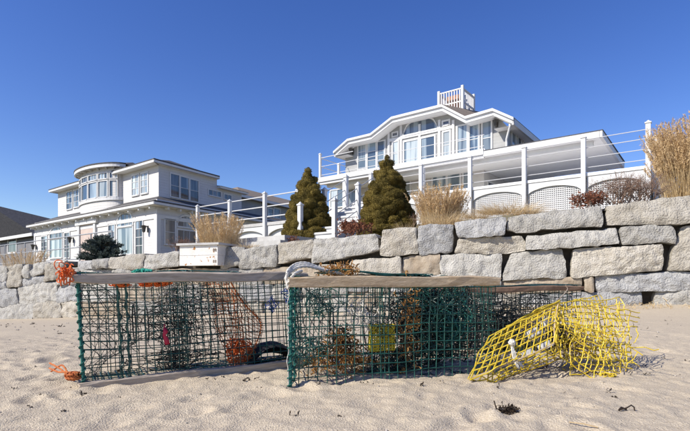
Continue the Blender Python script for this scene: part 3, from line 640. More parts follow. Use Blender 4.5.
for i in range(16):
    u = uW + .3 + i * (-uW - .5) / 15; m = MB(); LF.slab(m, u - .05, u + .05, z_l - .28, z_l - .125, 0, .38); m.build('bracket', M['white'], h2)
for i in range(7):
    m = MB(); LS.slab(m, .5 + i * .9, .6 + i * .9, z_l - .28, z_l - .125, 0, .35); m.build('bracket', M['white'], h2)
m = MB(); LF.slab(m, uW, 0, z_l - .85, z_l - .62, 0, .05); LS.slab(m, -.05, 12, z_l - .85, z_l - .62, 0, .05); LF.slab(m, -.28, .0, zb, z_l - .85, 0, .05); LF.slab(m, uW, uW + .25, zb, z_l - .85, 0, .05); LS.slab(m, -.05, .22, zb, z_l - .85, 0, .05); m.build('frieze_trim', M['white'], h2)
def trio(xa, xb, xc, xd, xe, xf, yt, yb, sl):
    yl = lambda x: yt - (x - xa) * sl
    for x0, x1 in ((xa, xb), (xe, xf)): window(h2, LF, *LF.rect(x0, yl(x0) + 2.5, x1, yb), 2, 4, 'glass_dark', .08, bar=.035)
    r = LF.rect(xc, yl(xc) + 5, xd, yb)
    window(h2, LF, r[0], r[1], r[2], r[3] - .14, 1, 1, 'glass_pale', .1)
    window(h2, LF, r[0], r[1], r[3] + .0, r[3] + .35, 4, 1, 'glass', .1, arch=.42, name='arched_transom', bar=.035)
trio(42, 47.5, 50.3, 62.5, 65, 70, 234, 257.5, .15)
trio(109, 115, 117.8, 133, 136.3, 143, 222, 254, .15)
r = LF.rect(81, 226, 95, 258); m = MB(); LF.slab(m, r[0] - .3, r[0], zb, r[3] + .1, 0, .14); LF.slab(m, r[1], r[1] + .3, zb, r[3] + .1, 0, .14); LF.slab(m, r[0] - .55, r[1] + .55, r[3] + .1, r[3] + .5, 0, .2); m.build('door_surround', M['white'], h2)
m = MB(); LF.slab(m, r[0], r[1], zb, r[3] + .1, 0.002, .04); m.build('door', M['door'], h2)
for x, y in ((148, 229), (73.5, 240), (36.5, 247)): sconce(h2, LF, LF.u(x), LF.uz(x, y)[1], .24)
r = LS.rect(165, 220.5, 174.5, 244); window(h2, LS, *r, 1, 2, 'glass_dark', .1)
r = LS.rect(177.5, 227, 195, 246); window(h2, LS, r[0], r[1], r[2], r[3] - .25, 3, 1, 'glass_dark', .1); window(h2, LS, r[0], r[1], r[3], r[3] + .15, 3, 1, 'glass_dark', .1, arch=.5, name='arched_transom')
# upper storey
z_u = 7.80
m = MB(); m.quad(LP(UC, uUl, 0, wz - .8), LP(UC, 0, 0, wz - .8), LP(UC, 0, 0, z_u), LP(UC, uUl, 0, z_u)); m.build('upper_front_wall', M['siding'], h2)
m = MB(); m.poly([LP(UC, 0, 0, wz - .8), LP(UC, 0, 7.6, wz - .8), LP(UC, 0, 7.6, z_u - .6), LP(UC, 0, 5.0, z_u - .6), LP(UC, 0, 5.0, z_u), LP(UC, 0, 0, z_u)]); m.build('upper_side_wall', M['siding'], h2)
m = MB(); m.quad(LP(UC, uUl, 0, wz - .8), LP(UC, uUl, 7.6, wz - .8), LP(UC, uUl, 7.6, z_u), LP(UC, uUl, 0, z_u)); m.build('upper_side_wall', M['siding'], h2)
ov = .55
a = [LP(UC, uUl - ov, -ov, z_u), LP(UC, ov * .6, -ov, z_u), LP(UC, ov * .6, 5.0, z_u), LP(UC, uUl - ov, 5.0, z_u)]
rid = [LP(UC, uUl + 3.5, 2.6, z_u + 1.15), LP(UC, -2.6, 2.6, z_u + 1.15)]
m = MB(); m.quad(a[0] + up3, a[1] + up3, rid[1], rid[0]); m.add([a[1] + up3, a[2] + up3, rid[1]], [(0, 1, 2)]); m.quad(a[2] + up3, a[3] + up3, rid[0], rid[1]); m.add([a[3] + up3, a[0] + up3, rid[0]], [(0, 1, 2)]); m.build('upper_roof', M['roof'], h2)
m = MB(); fascia_loop(m, [a[0] + up3 * .9, a[1] + up3 * .9], .14, E2 * .08); fascia_loop(m, [a[1] + up3 * .8, a[2] + up3 * .8], .14, -E1 * .08); fascia_loop(m, [a[0] + up3 * .8, a[3] + up3 * .8], .14, E1 * .08); m.build('upper_eave', M['white'], h2)
m = MB(); m.quad(a[0] - [0, 0, .1], a[1] - [0, 0, .1], LP(UC, .0, .1, z_u - .1), LP(UC, uUl, .1, z_u - .1)); m.quad(a[1] - [0, 0, .1], a[2] - [0, 0, .1], LP(UC, -.1, 5.0, z_u - .1), LP(UC, -.1, 0, z_u - .1)); m.build('soffit', M['soffit'], h2)
m = MB(); US.slab(m, 5.0, 8.0, z_u - .72, z_u - .58, -.1, .35); m.build('rear_eave', M['white'], h2)
m = MB(); m.quad(US.P(5.02, z_u - .575, .4), US.P(8.1, z_u - .575, .4), US.P(8.1, z_u - .1, -2.5), US.P(5.02, z_u - .1, -2.5)); m.build('rear_roof', M['roof'], h2)
m = MB(); fascia_loop(m, [a[0] + up3 * 2.6, a[1] + up3 * 2.6], .08, E2 * .1); fascia_loop(m, [a[1] + up3 * 2.6, a[2] + up3 * 2.6], .08, -E1 * .1); m.build('shingle_edge', M['roof'], h2)
window(h2, UF, *UF.rect(67, 192, 72.3, 209), 2, 3, 'glass_pale', .08, bar=.03); window(h2, UF, *UF.rect(74, 190.5, 79, 207), 2, 3, 'glass_pale', .08, bar=.03)
window(h2, UF, *UF.rect(132.5, 175.5, 139, 195), 2, 3, 'glass_pale', .09, bar=.035); window(h2, UF, *UF.rect(141.5, 173.5, 148, 193), 2, 3, 'glass_pale', .09, bar=.035)
for x0, x1 in ((170.5, 178.8), (180.3, 188.3), (190, 198)): window(h2, US, *US.rect(x0, 174.5 + (x0 - 170) * .29, x1, 197 + (x0 - 170) * .22), 1, 2, 'glass_dark', .08, bar=.03)
window(h2, US, *US.rect(208.5, 191, 220.5, 196), 3, 1, 'glass_dark', .07); window(h2, US, *US.rect(224, 195, 231, 199.5), 2, 1, 'glass_dark', .07)
# rounded bay
bu0, bu1 = UF.u(85), UF.u(122.5); bc = (bu0 + bu1) / 2; bw = (bu1 - bu0) / 2; bd = .95
def bay(t, z, off=0.0):                    # t 0..1 around the bow
    an = math.pi * (1 - t); return UF.P(bc + (bw + off) * math.cos(an), z, (bd + off) * math.sin(an))
sz, wz0, wz1, zt_ = wz + .22, wz + .42, 7.38, 8.27
N = 24
m = MB()
for i in range(N):
    t0_, t1_ = i / N, (i + 1) / N
    m.quad(bay(t0_, wz - .8), bay(t1_, wz - .8), bay(t1_, zt_), bay(t0_, zt_))
m.build('bay_wall', M['siding'], h2)
m = MB()
for i in range(N):
    t0_, t1_ = i / N, (i + 1) / N
    m.box8([bay(t0_, sz, -.02), bay(t1_, sz, -.02), bay(t1_, sz, .1), bay(t0_, sz, .1), bay(t0_, wz0, -.02), bay(t1_, wz0, -.02), bay(t1_, wz0, .1), bay(t0_, wz0, .1)])
m.build('bay_sill', M['white'], h2)
nb = 6
for i in range(nb):
    t0_, t1_ = .08 + i * .84 / nb, .08 + (i + 1) * .84 / nb
    p0, p1 = bay(t0_, 0, .03), bay(t1_, 0, .03); e_ = (p1 - p0)[:2]; q = Plane(p0, e_); L_ = np.linalg.norm(e_)
    window(h2, q, .1, L_ - .1, wz0 + .06, wz1 - .12, 1, 1, 'glass_pale', .07, proud=.07); window(h2, q, .1, L_ - .1, wz1 + .06, wz1 + .42, 3, 1, 'glass', .07, name='transom_window', proud=.07, bar=.03)
m = MB(); m2 = MB(); m3 = MB()
pk = UF.P(bc + 1.2, zt_ + .85, -1.6)
for i in range(N):
    t0_, t1_ = i / N, (i + 1) / N
    m.box8([bay(t0_, zt_ - .12, .34), bay(t1_, zt_ - .12, .34), bay(t1_, zt_ - .12, .44), bay(t0_, zt_ - .12, .44), bay(t0_, zt_ + .08, .34), bay(t1_, zt_ + .08, .34), bay(t1_, zt_ + .08, .44), bay(t0_, zt_ + .08, .44)])
    m2.add([bay(t0_, zt_ + .09, .46), bay(t1_, zt_ + .09, .46), pk], [(0, 1, 2)])
    m3.quad(bay(t0_, zt_ - .05, 0), bay(t1_, zt_ - .05, 0), bay(t1_, zt_ - .05, .36), bay(t0_, zt_ - .05, .36))
e0, e1_ = bay(0, zt_ + .09, .46), bay(1, zt_ + .09, .46)
m2.add([e1_, UF.P(bc + 2.5, zt_ + .1, -2.5), pk, e0, UF.P(bc - 2, zt_ + .1, -2.5)], [(0, 1, 2), (3, 2, 4)])
m.build('bay_eave', M['white'], h2)
m = MB()
for i in range(N):
    t0_, t1_ = i / N, (i + 1) / N; m.box8([bay(t0_, zt_ + .082, .3), bay(t1_, zt_ + .082, .3), bay(t1_, zt_ + .082, .47), bay(t0_, zt_ + .082, .47), bay(t0_, zt_ + .16, .3), bay(t1_, zt_ + .16, .3), bay(t1_, zt_ + .16, .47), bay(t0_, zt_ + .16, .47)])
m.build('shingle_edge', M['roof'], h2); m2.build('bay_roof', M['roof'], h2); m3.build('bay_soffit', M['soffit'], h2)
for i in range(10):
    t_ = (i + .5) / 10; p0, p1 = bay(t_ - .008, 0, 0), bay(t_ + .008, 0, 0); m = MB(); a_, b_ = bay(t_, 0, .0), bay(t_, 0, .28); d_ = (p1 - p0); d_ = d_ / np.linalg.norm(d_) * .09
    m.box8([a_ - d_ / 2 + [0, 0, zt_ - .22], a_ + d_ / 2 + [0, 0, zt_ - .22], b_ + d_ / 2 + [0, 0, zt_ - .14], b_ - d_ / 2 + [0, 0, zt_ - .14], a_ - d_ / 2 + [0, 0, zt_ - .06], a_ + d_ / 2 + [0, 0, zt_ - .06], b_ + d_ / 2 + [0, 0, zt_ - .06], b_ - d_ / 2 + [0, 0, zt_ - .06]]); m.build('bracket', M['white'], h2)
# rear wing, seen past the terrace railing
WC = LP(UC, 0, 12.0, 0)[:2]
WS = Plane(px(240, 0, 38)[:2], LE2); RF = Plane(px(240, 0, 38)[:2], E1)
rw = thing('rear_wing', (WS.o[0], WS.o[1] + 3, 1.8), 'grey low-roofed house wing seen between the tan grass and left evergreen', 'house')
z_w = WS.uz(286, 206)[1] + 0.0
m = MB(); WS.slab(m, 0, 14, 1.2, z_w, -6, 0); m.build('wall', M['siding_grey'], rw)
m = MB(); A = [WS.P(-.5, z_w, .5), WS.P(15, z_w, .5), WS.P(15, z_w, -6.5), WS.P(-.5, z_w, -6.5)]; rg = [WS.P(3, z_w + 1.5, -3), WS.P(11, z_w + 1.5, -3)]
m.quad(A[0], A[1], rg[1], rg[0]); m.add([A[1], A[2], rg[1]], [(0, 1, 2)]); m.quad(A[2], A[3], rg[0], rg[1]); m.add([A[3], A[0], rg[0]], [(0, 1, 2)]); m.build('roof', M['roof_tan'], rw)
m = MB(); fascia_loop(m, [A[0] - [0, 0, .01], A[1] - [0, 0, .01]], .22, -E1 * .08); fascia_loop(m, [A[3] - [0, 0, .01], A[0] - [0, 0, .01]], .22, E2 * .08); m.build('eave', M['white'], rw)
for x0, x1 in ((268, 272.5), (274, 279.5)): window(rw, WS, *WS.rect(x0, 209, x1, 218), 1, 2, 'glass_dark', .09)

# grey house at the far left
FC = np.array([(36 - HX) / F * 44, 44.0]); fh = thing('grey_house', (FC[0] - 4, FC[1] + 3, 1.7), 'dark grey shingled house with steep roof at the far left edge', 'house')
FP = Plane(FC, E1); FS = Plane(FC, E2)
ze = FP.uz(20, 236)[1]
m = MB(); FP.slab(m, -14, .2, 1.2, ze, -9, 0); m.build('wall', M['siding_dark'], fh)
zrid = FP.uz(-10, 208)[1] + 1.2
m = MB(); A = [FP.P(-15, ze, .6), FP.P(.8, ze, .6), FP.P(.8, ze, -9.6), FP.P(-15, ze, -9.6)]; rg = [px(-14, 203, 47) - np.array([*E1, 0]) * 9, px(-14, 203, 47)]
m.quad(A[0], A[1], rg[1], rg[0]); m.add([A[1], A[2], rg[1]], [(0, 1, 2)]); m.quad(A[2], A[3], rg[0], rg[1]); m.add([A[3], A[0], rg[0]], [(0, 1, 2)]); m.build('roof', mat('slate_shingle', (0.035, 0.036, 0.042), 0.9, (0.07, 0.07, 0.078), 6, 6, 0.5, 12, 0.2), fh)
m = MB(); fascia_loop(m, [A[0] - [0, 0, .01], A[1] - [0, 0, .01]], .3, E2 * .1); fascia_loop(m, [A[1] - [0, 0, .02], A[2] - [0, 0, .02]], .3, -E1 * .1); m.build('eave', M['white'], fh)
window(fh, FP, *FP.rect(8.5, 239.5, 16.5, 252), 1, 1, 'glass_dark', .16); window(fh, FP, *FP.rect(-8, 244, 0, 256), 1, 1, 'glass_dark', .16)

# grey pipe railing in front of the left house
pr = thing('pipe_railing', tuple(px(40, 255, 17.5)), 'thin grey metal pipe railing in front of the cream house', 'railing')
Ppl = Plane(px(91, 0, 15.0)[:2], E1)
ends = [Ppl.u(x) for x in (-60, -25, 5, 25, 44, 67, 91, 112)]
for u in ends: m = MB(); m.tube([Ppl.P(u, .7), Ppl.P(u, 2.03)], .02, 8); m.build('post', M['pipe'], pr)
for z in (1.22, 1.62, 2.03): m = MB(); m.tube([Ppl.P(u, z) for u in ends], .02, 8); m.build('rail', M['pipe'], pr)

# ------------------------------------------------------------------ white box on the wall
Yb = wallY(199) - .18
cb = px(180, 266, Yb); bx = thing('white_box', tuple(cb), 'white wooden box with rust stains standing on the stone wall', 'box')
BP = Plane(px(179.5, 0, Yb)[:2], WE); bwid = BP.u(217.5); bz0, bz1 = BP.uz(199, 265.5)[1], BP.uz(199, 245.3)[1]
m = MB()
BP.slab(m, 0, bwid, bz0, (bz0 + bz1) / 2 - .004, -.5, 0); BP.slab(m, 0, bwid, (bz0 + bz1) / 2 + .004, bz1, -.5, -.004); BP.slab(m, .01, bwid - .01, bz0 + .02, bz1, -.49, -.02); m.build('body', M['rust_white'], bx)
m = MB(); BP.slab(m, -.05, bwid + .06, bz1 + .002, bz1 + .05, -1.6, .05); m.build('lid', M['concrete'], bx)
for zz in (bz0 + .06, bz1 - .14):
    for du in (.05, .1): m = MB(); BP.slab(m, bwid - du - .015, bwid - du + .015, zz, zz + .06, 0.001, .008); m.build('rusty_bracket', M['wire_bare'], bx)

# ================================================================== plants
def leaf_cloud(C, N, size, up=0.0, elong=1.6, tangent=False):
    """small pointed quads at centres C facing roughly along N"""
    n = len(C); a = rng.normal(size=(n, 3)); d = N + a * 0.55; d /= np.linalg.norm(d, axis=1)[:, None]
    if tangent:                            # scale-like sprays lying along the clump's surface
        o = d; d = np.cross(o, rng.normal(size=(n, 3))); d /= np.linalg.norm(d, axis=1)[:, None]; d = d + o * .45; d /= np.linalg.norm(d, axis=1)[:, None]; s = np.cross(d, o)
    else: s = np.cross(d, rng.normal(size=(n, 3))); s /= np.linalg.norm(s, axis=1)[:, None]
    L = size * rng.uniform(.6, 1.3, n)[:, None]
    V = np.stack([C - s * L * .28, C + d * L * elong * .5 - 0 * s, C + s * L * .28, C - d * L * elong * .35], 1)
    return V.reshape(-1, 3), [(4 * i, 4 * i + 3, 4 * i + 2, 4 * i + 1) for i in range(n)]
def spruce(cx, cy, z0, h, rad, label, seed):
    t = thing('dwarf_spruce', (cx, cy, z0), label, 'evergreen', 'cone-shaped evergreens by the stairs')
    m = MB(); m.tube([(cx, cy, z0 - .3), (cx + .01, cy, z0 + h * .4), (cx, cy + .01, z0 + h * .93)], [.07, .045, .008], 8)
    for i in range(60):
        f = random.uniform(.05, .9); a = random.uniform(0, 6.28); rr = rad * (1 - f) ** .75 * .8
        p = np.array([cx, cy, z0 + f * h]); q = p + [math.cos(a) * rr, math.sin(a) * rr, rr * .25]
        m.tube([p, (p + q) / 2 + [0, 0, -.02], q], [.015, .01, .004], 5)
    m.build('trunk', M['bark'], t)
    # dense clipped cone: rounded needle lumps over a closed inner surface
    r2 = np.random.default_rng(seed); m = MB()
    def prof(f): return rad * np.maximum(1 - f, 0) ** .60 * np.clip(.80 + f * 1.4, 0, 1)
    ns = 170; sf = 1 - np.sqrt(r2.uniform(0.0, 1, ns)); sf = np.clip(sf, .0, .97); sa = np.arange(ns) * 2.39996 + r2.normal(size=ns) * .2
    SC = np.stack([cx + np.cos(sa) * prof(sf) * .93, cy + np.sin(sa) * prof(sf) * .93, z0 + sf * h], 1); SR = r2.uniform(.15, .23, ns) * (1.05 - .35 * sf)
    def surf(f, a):
        p = prof(f); B = np.stack([cx + np.cos(a) * p, cy + np.sin(a) * p, z0 + f * h], 1)
        D = np.linalg.norm((B[:, None] - SC[None]) * np.array([1, 1, 1.7]), axis=2) / SR[None]
        k = D.argmin(1); dm = D[np.arange(len(B)), k]; lump = np.sqrt(np.clip(1 - dm ** 2, 0, 1))
        o = np.stack([np.cos(a), np.sin(a), 0 * a + .45], 1); o /= np.linalg.norm(o, axis=1)[:, None]
        Q = B + o * (SR[k] * .85 * lump - .075)[:, None]
        n = (B - SC[k]) * .9 + o * SR[k][:, None] * .55 * (.3 + lump)[:, None]; n /= np.linalg.norm(n, axis=1)[:, None] + 1e-9
        return Q, n
    nf, na = 70, 84
    Fg, Ag = np.meshgrid(np.linspace(0, .995, nf), np.linspace(0, 2 * math.pi, na), indexing='ij')
    Q, _ = surf(Fg.ravel(), Ag.ravel()); m.grid(Q.reshape(nf, na, 3)[:, ::-1], nf, na)
    nn = 52000; f = 1 - np.sqrt(r2.uniform(0, 1, nn)); f = f * .998; a = r2.uniform(0, 2 * math.pi, nn)
    Q, n = surf(f, a); Q = Q + n * r2.uniform(-.006, .022, nn)[:, None]
    v, f_ = leaf_cloud(Q, n * 1.5, .024, tangent=True); m.add(v, f_)
    nn = 14000; f = (1 - np.sqrt(r2.uniform(0, 1, nn))) * .998; a = r2.uniform(0, 2 * math.pi, nn)
    Q, n = surf(f, a); v, f_ = leaf_cloud(Q + n * .012, n * 1.4 + [0, 0, .4], .026); m.add(v, f_)
    nn = 400; d = r2.normal(size=(nn, 3)); d /= np.linalg.norm(d, axis=1)[:, None]; P = np.array([cx, cy, z0 + h * .97]) + d * np.array([.06, .06, .08])
    v, f_ = leaf_cloud(P, d, .024, tangent=True); m.add(v, f_)
    m.build('crown', M['spruce'], t)
c = px(310, 0, 12.9); spruce(c[0] - .05, c[1], 1.45, 2.22, .72, 'olive cone-shaped dwarf spruce left of the white stairs', 5)
c = px(387, 0, 10.9); spruce(c[0], c[1], 1.42, 2.05, .70, 'olive cone-shaped dwarf spruce right of the white stairs', 6)

def blade(m, p, d, L, bend, wd, seg=4, wd_end=.15):
    t = np.linspace(0, 1, seg + 1); d = np.array(d) / np.linalg.norm(d); hz = np.array([d[0], d[1], 0]); hz = hz / (np.linalg.norm(hz) + 1e-6)
    P = p + d * (L * t)[:, None] + hz * (bend * L * t ** 2)[:, None] - np.array([0, 0, 1]) * (bend * .8 * L * t ** 2.4)[:, None]
    s = np.cross(d, rng.normal(size=3)); s /= np.linalg.norm(s); W = (wd * (1 - (1 - wd_end) * t))[:, None]
    V = np.concatenate([P - s * W / 2, P + s * W / 2]); n = seg + 1
    m.add(V, [(i, i + 1, n + i + 1, n + i) for i in range(seg)]); return P[-1], (P[-1] - P[-2])
def grass(name, label, x, y, z, h, spread, n, lean=.25, bend=.25, wd=.009, plume=0, base=.12, dirx=0.0, cat='grass', group=None):
    t = thing(name, (x, y, z), label, cat, group); m = MB(); mp = MB()
    for i in range(n):
        a = random.uniform(0, 6.28); r = base * math.sqrt(random.random()); p = np.array([x + math.cos(a) * r * spread, y + math.sin(a) * r, z - .05])
        a2 = a + random.gauss(0, .6); l = abs(random.gauss(0, lean)) + .04
        d = (math.cos(a2) * l * spread + dirx, math.sin(a2) * l, 1); L = h * random.uniform(.5, 1.05)
        e, dd = blade(m, p, d, L, bend * random.uniform(.2, 1.3), wd * random.uniform(.6, 1.2))
        if plume and random.random() < plume:
            k = 34; u = np.linspace(-.20, 0.02, k); dd = dd / np.linalg.norm(dd)
            C = e + dd * u[:, None] + rng.normal(size=(k, 3)) * .009
            v, f_ = leaf_cloud(C, np.tile(dd, (k, 1)), .020, elong=3.0); mp.add(v, f_)
    m.build('blades', M['straw'], t)
    if plume: mp.build('plumes', M['plume'], t)
    return t
def at(x, Y, dz=0.0):
    X = (x - HX) / F * Y; return X, Y, float(yard_z(X, Y)) + dz
def aw(x, d=.38, dz=0.10):                 # just behind the wall's top course
    Y = wallY(x) + d; X = (x - HX) / F * Y; return X, Y, float(wall_top(X)) - .10 + dz
grass('ornamental_grass', 'tall tan feathery grass at the right edge above the wall', *at(692, 8.6), 1.58, 1.2, 1900, .08, .12, .006, .6, .40)
grass('ornamental_grass', 'tall tan feathery grass leaning out past the right edge of the frame', *at(722, 8.5), 1.75, 1.3, 800, .12, .16, .008, .55, .36)
grass('ornamental_grass', 'tan upright grass clump right of the right evergreen', *at(440, 9.7), .98, 1.3, 1500, .08, .14, .005, .25, .29)
grass('ornamental_grass', 'low drooping skirt of dry grass below the tan upright clump', *aw(446, .3, .16), .40, 1.6, 500, .5, .5, .006, 0, .2)
grass('ornamental_grass', 'low arching tuft of dry grass in front of the lattice', *aw(510, .3, .22), .40, 2.0, 900, .7, .7, .006, 0, .26)
grass('ornamental_grass', 'small dry grass tuft just left of the low arching tuft', *aw(476, .3, .2), .30, 1.5, 300, .7, .6, .005, 0, .14)
grass('ornamental_grass', 'rounded tan grass clump behind the white box', *at(219, 11.6), 1.06, 1.3, 1700, .09, .13, .005, .15, .34)
grass('ornamental_grass', 'short blond grass beside the concrete landing', *aw(247), .26, 1.3, 260, .5, .6, .006, 0, .2)
grass('ornamental_grass', 'sparse tan grass on the wall at the far left', *aw(24), .50, 2.2, 420, .10, .12, .006, .1, .26)
grass('ornamental_grass', 'small tuft of dry grass at the foot of the right evergreen', *aw(405), .34, 1.2, 200, .35, .4, .004, 0, .14)

def twigs(m, p, d, L, r, depth, tips, spread=.55):
    d = np.array(d, float); d /= np.linalg.norm(d); mid = p + d * L * .5 + rng.normal(size=3) * L * .07; q = p + d * L + rng.normal(size=3) * L * .08
    m.tube([p, mid, q], [r, r * .8, r * .6], 4, cap=False)
    if depth == 0: tips.append((q, d)); return
    for _ in range(random.choice([2, 3, 3])):
        nd = d + rng.normal(size=3) * spread; nd[2] += .12; s = random.uniform(.55, .85)
        twigs(m, (p + (q - p) * random.uniform(.45, 1)), nd, L * s, r * .6, depth - 1, tips, spread)
def shrub(name, label, x, y, z, w_, h, n, leafmat, nleaf, lsize, depth=3, group=None):
    t = thing(name, (x, y, z), label, 'shrub', group); m = MB(); tips = []
    for i in range(n):
        a = random.uniform(0, 6.28); l = random.uniform(.2, 1.1) * w_ / max(h, .1) * .5
        twigs(m, np.array([x + random.uniform(-.3, .3) * w_, y + random.uniform(-.1, .1), z - .03]), (math.cos(a) * l, math.sin(a) * l * .7, 1), h * .42, .008, depth, tips)
    m.build('branches', M['twig'], t)
    if leafmat:
        C = []; N = []
        for q, d in tips:
            for _ in range(nleaf): C.append(q + rng.normal(size=3) * .035 - d * random.uniform(0, .08)); N.append(d)
        ml = MB(); v, f_ = leaf_cloud(np.array(C), np.array(N), lsize, elong=1.5); ml.add(v, f_); ml.build('leaves', M[leafmat], t)
shrub('russet_shrub', 'russet leafy shrub between the white stair post and right evergreen', *aw(353, .5), .60, .46, 13, 'leaf_red', 4, .055)
shrub('russet_shrub', 'rounded russet shrub on the wall at the right end of the lattice', *aw(590, .3, .12), .55, .36, 12, 'leaf_red', 4, .045)
shrub('bare_shrub', 'wide bare brown twiggy shrub beneath the corner deck post', *aw(630, .38, .14), 1.3, .62, 60, 'leaf_red', 1, .014, 3)
shrub('bare_shrub', 'low brown hedge right of the cream house corner, behind the wall', *aw(184, .9, .15), 1.0, .46, 24, 'leaf_red', 1, .02, 3)
shrub('bare_shrub', 'small russet ground shrub at the foot of the left evergreen', *aw(293, 1.2, .2), .4, .2, 8, 'leaf_red', 3, .04, 2)
shrub('bare_shrub', 'dark brown thin shrub behind the upright grass clump', *at(416, 10.4), .35, .55, 8, 'leaf_red', 1, .02, 3)
# blue spruce with spreading branches
bx_, by_, bz_ = at(103, 12.3); t = thing('blue_spruce', (bx_, by_, bz_), 'low dark blue-green spruce with spreading branches in front of the cream house', 'evergreen')
m = MB(); ml = MB(); m.tube([(bx_, by_, bz_ - .2), (bx_, by_, bz_ + .5), (bx_ + .02, by_, bz_ + .78)], [.05, .03, .006], 7)
for i in range(120):
    f = random.uniform(0.02, 1); a = random.uniform(0, 6.28); L = .68 * (1 - f) ** .8 * random.uniform(.65, 1.1) + .05
    p = np.array([bx_, by_, bz_ + .02 + f * .66]); d = np.array([math.cos(a), math.sin(a) * .8, .12 + f * .5]); q = p + d * L
    m.tube([p, (p + q) / 2 - [0, 0, .02], q], [.01, .007, .003], 4)
    k = int(90 * L / .6) + 25; s = rng.uniform(.15, 1.05, k)[:, None]; C = p + (q - p) * s + rng.normal(size=(k, 3)) * np.array([.03, .03, .02]); v, f_ = leaf_cloud(C, np.tile(d + [0, 0, .4], (k, 1)), .045, elong=2.2); ml.add(v, f_)
m.build('trunk', M['bark'], t); ml.build('crown', M['spruce_blue'], t)

# ================================================================== lobster traps
def rope(m, pts, r, strands=3, twist=60, sub=6):
    P = np.asarray(pts, float)
    # Catmull-Rom
    Q = []
    E = np.concatenate([[2 * P[0] - P[1]], P, [2 * P[-1] - P[-2]]])
    for i in range(1, len(E) - 2):
        for s in np.linspace(0, 1, sub, endpoint=False):
            p0, p1, p2, p3 = E[i - 1:i + 3]; Q.append(.5 * ((2 * p1) + (p2 - p0) * s + (2 * p0 - 5 * p1 + 4 * p2 - p3) * s * s + (-p0 + 3 * p1 - 3 * p2 + p3) * s ** 3))
    Q.append(P[-1]); Q = np.array(Q)
    if strands == 1: m.tube(Q, r, 5); return Q
    T = np.gradient(Q, axis=0); T /= np.linalg.norm(T, axis=1)[:, None] + 1e-9; N = np.cross(T, [.2, .3, .93]); N /= np.linalg.norm(N, axis=1)[:, None] + 1e-9; B = np.cross(T, N)
    Ls = np.concatenate([[0], np.cumsum(np.linalg.norm(np.diff(Q, axis=0), axis=1))])
    for k in range(strands):
        an = Ls * twist + k * 2 * math.pi / strands; m.tube(Q + r * .5 * (np.cos(an)[:, None] * N + np.sin(an)[:, None] * B), r * .55, 5)
    return Q
def tangle(m, c, half, n, r, npts=14, step=.05, ax=None):
    """loose twine wandering inside a box; c centre, half sizes, ax 3x3 axes"""
    ax = np.eye(3) if ax is None else ax
    for _ in range(n):
        p = rng.normal(size=3); p = p / np.linalg.norm(p) * rng.uniform(0, 1) ** .4 * half; d = rng.normal(size=3); pts = []
        for i in range(npts):
            pts.append(c + p @ ax); d = d * .7 + rng.normal(size=3) * .7; d /= np.linalg.norm(d); p = p + d * step
            k = np.linalg.norm(p / half)
            if k > 1: p = p / k * rng.uniform(.82, 1); d = d - 1.2 * p / np.linalg.norm(p)
        rope(m, pts, r, 1, sub=3)
def ribbons(m, c, half, n, L, wd, ax=None):
    ax = np.eye(3) if ax is None else ax
    for _ in range(n):
        p = c + (np.clip(rng.normal(size=3) * .55, -1.15, 1.15) * half) @ ax; d = rng.normal(size=3); s = rng.normal(size=3); P = []; S = []
        for i in range(6):
            P.append(p.copy()); d = d * .6 + rng.normal(size=3) * .8; d /= np.linalg.norm(d); p = p + d * L / 5; s = np.cross(d, rng.normal(size=3)) * .5 + s * .5; s /= np.linalg.norm(s); S.append(s.copy() * wd * (.4 + .6 * math.sin(math.pi * (i + .7) / 6.4)))
        P = np.array(P); S = np.array(S); m.add(np.concatenate([P - S / 2, P + S / 2]), [(i, i + 1, 7 + i, 6 + i) for i in range(5)])
def wire_panel(m, P00, P10, P11, P01, nu, nv, r, warp=None, seg=8, skip=0.0, sides=4):
    P00, P10, P11, P01 = [np.asarray(p, float) for p in (P00, P10, P11, P01)]
    def at_(u, v): return P00 * (1 - u) * (1 - v) + P10 * u * (1 - v) + P11 * u * v + P01 * (1 - u) * v
    for n, flip in ((nu, False), (nv, True)):
        for i in range(n + 1):
            s = i / n; a, b = (0, 1)
            if skip and random.random() < skip: a, b = sorted((random.random(), random.random()));  b = max(b, a + .25)
            pts = np.array([at_(s, t) if not flip else at_(t, s) for t in np.linspace(a, min(b, 1), seg + 1)])
            if warp is not None: pts = warp(pts)
            m.tube(pts, r, sides)
def mkwarp(amp, sc, seed):
    def f(P): return P + amp * np.stack([fbm(P * sc, seed + i * 7, 2) for i in range(3)], 1)
    return f
class Trap:
    def __init__(s, a, b, z0, z1, depth, hgt, lean=0.0, bdir=None):
        s.o = np.array([a[0], a[1], z0]); e = np.array([b[0] - a[0], b[1] - a[1], z1 - z0]); s.L = np.linalg.norm(e); s.a = e / s.L
        s.b = np.array([-s.a[1], s.a[0], 0]); s.b /= np.linalg.norm(s.b)
        s.c = np.cross(s.a, s.b); s.c = s.c if s.c[2] > 0 else -s.c
        s.c = s.c + s.a * lean; s.D, s.Hh = depth, hgt
        if bdir is not None: s.b = np.array([*bdir, 0.]) / np.linalg.norm(bdir)     # racked frame
        s.ax = np.array([s.a, s.b, s.c])
    def P(s, l, d, h): return s.o + s.a * l + s.b * d + s.c * h
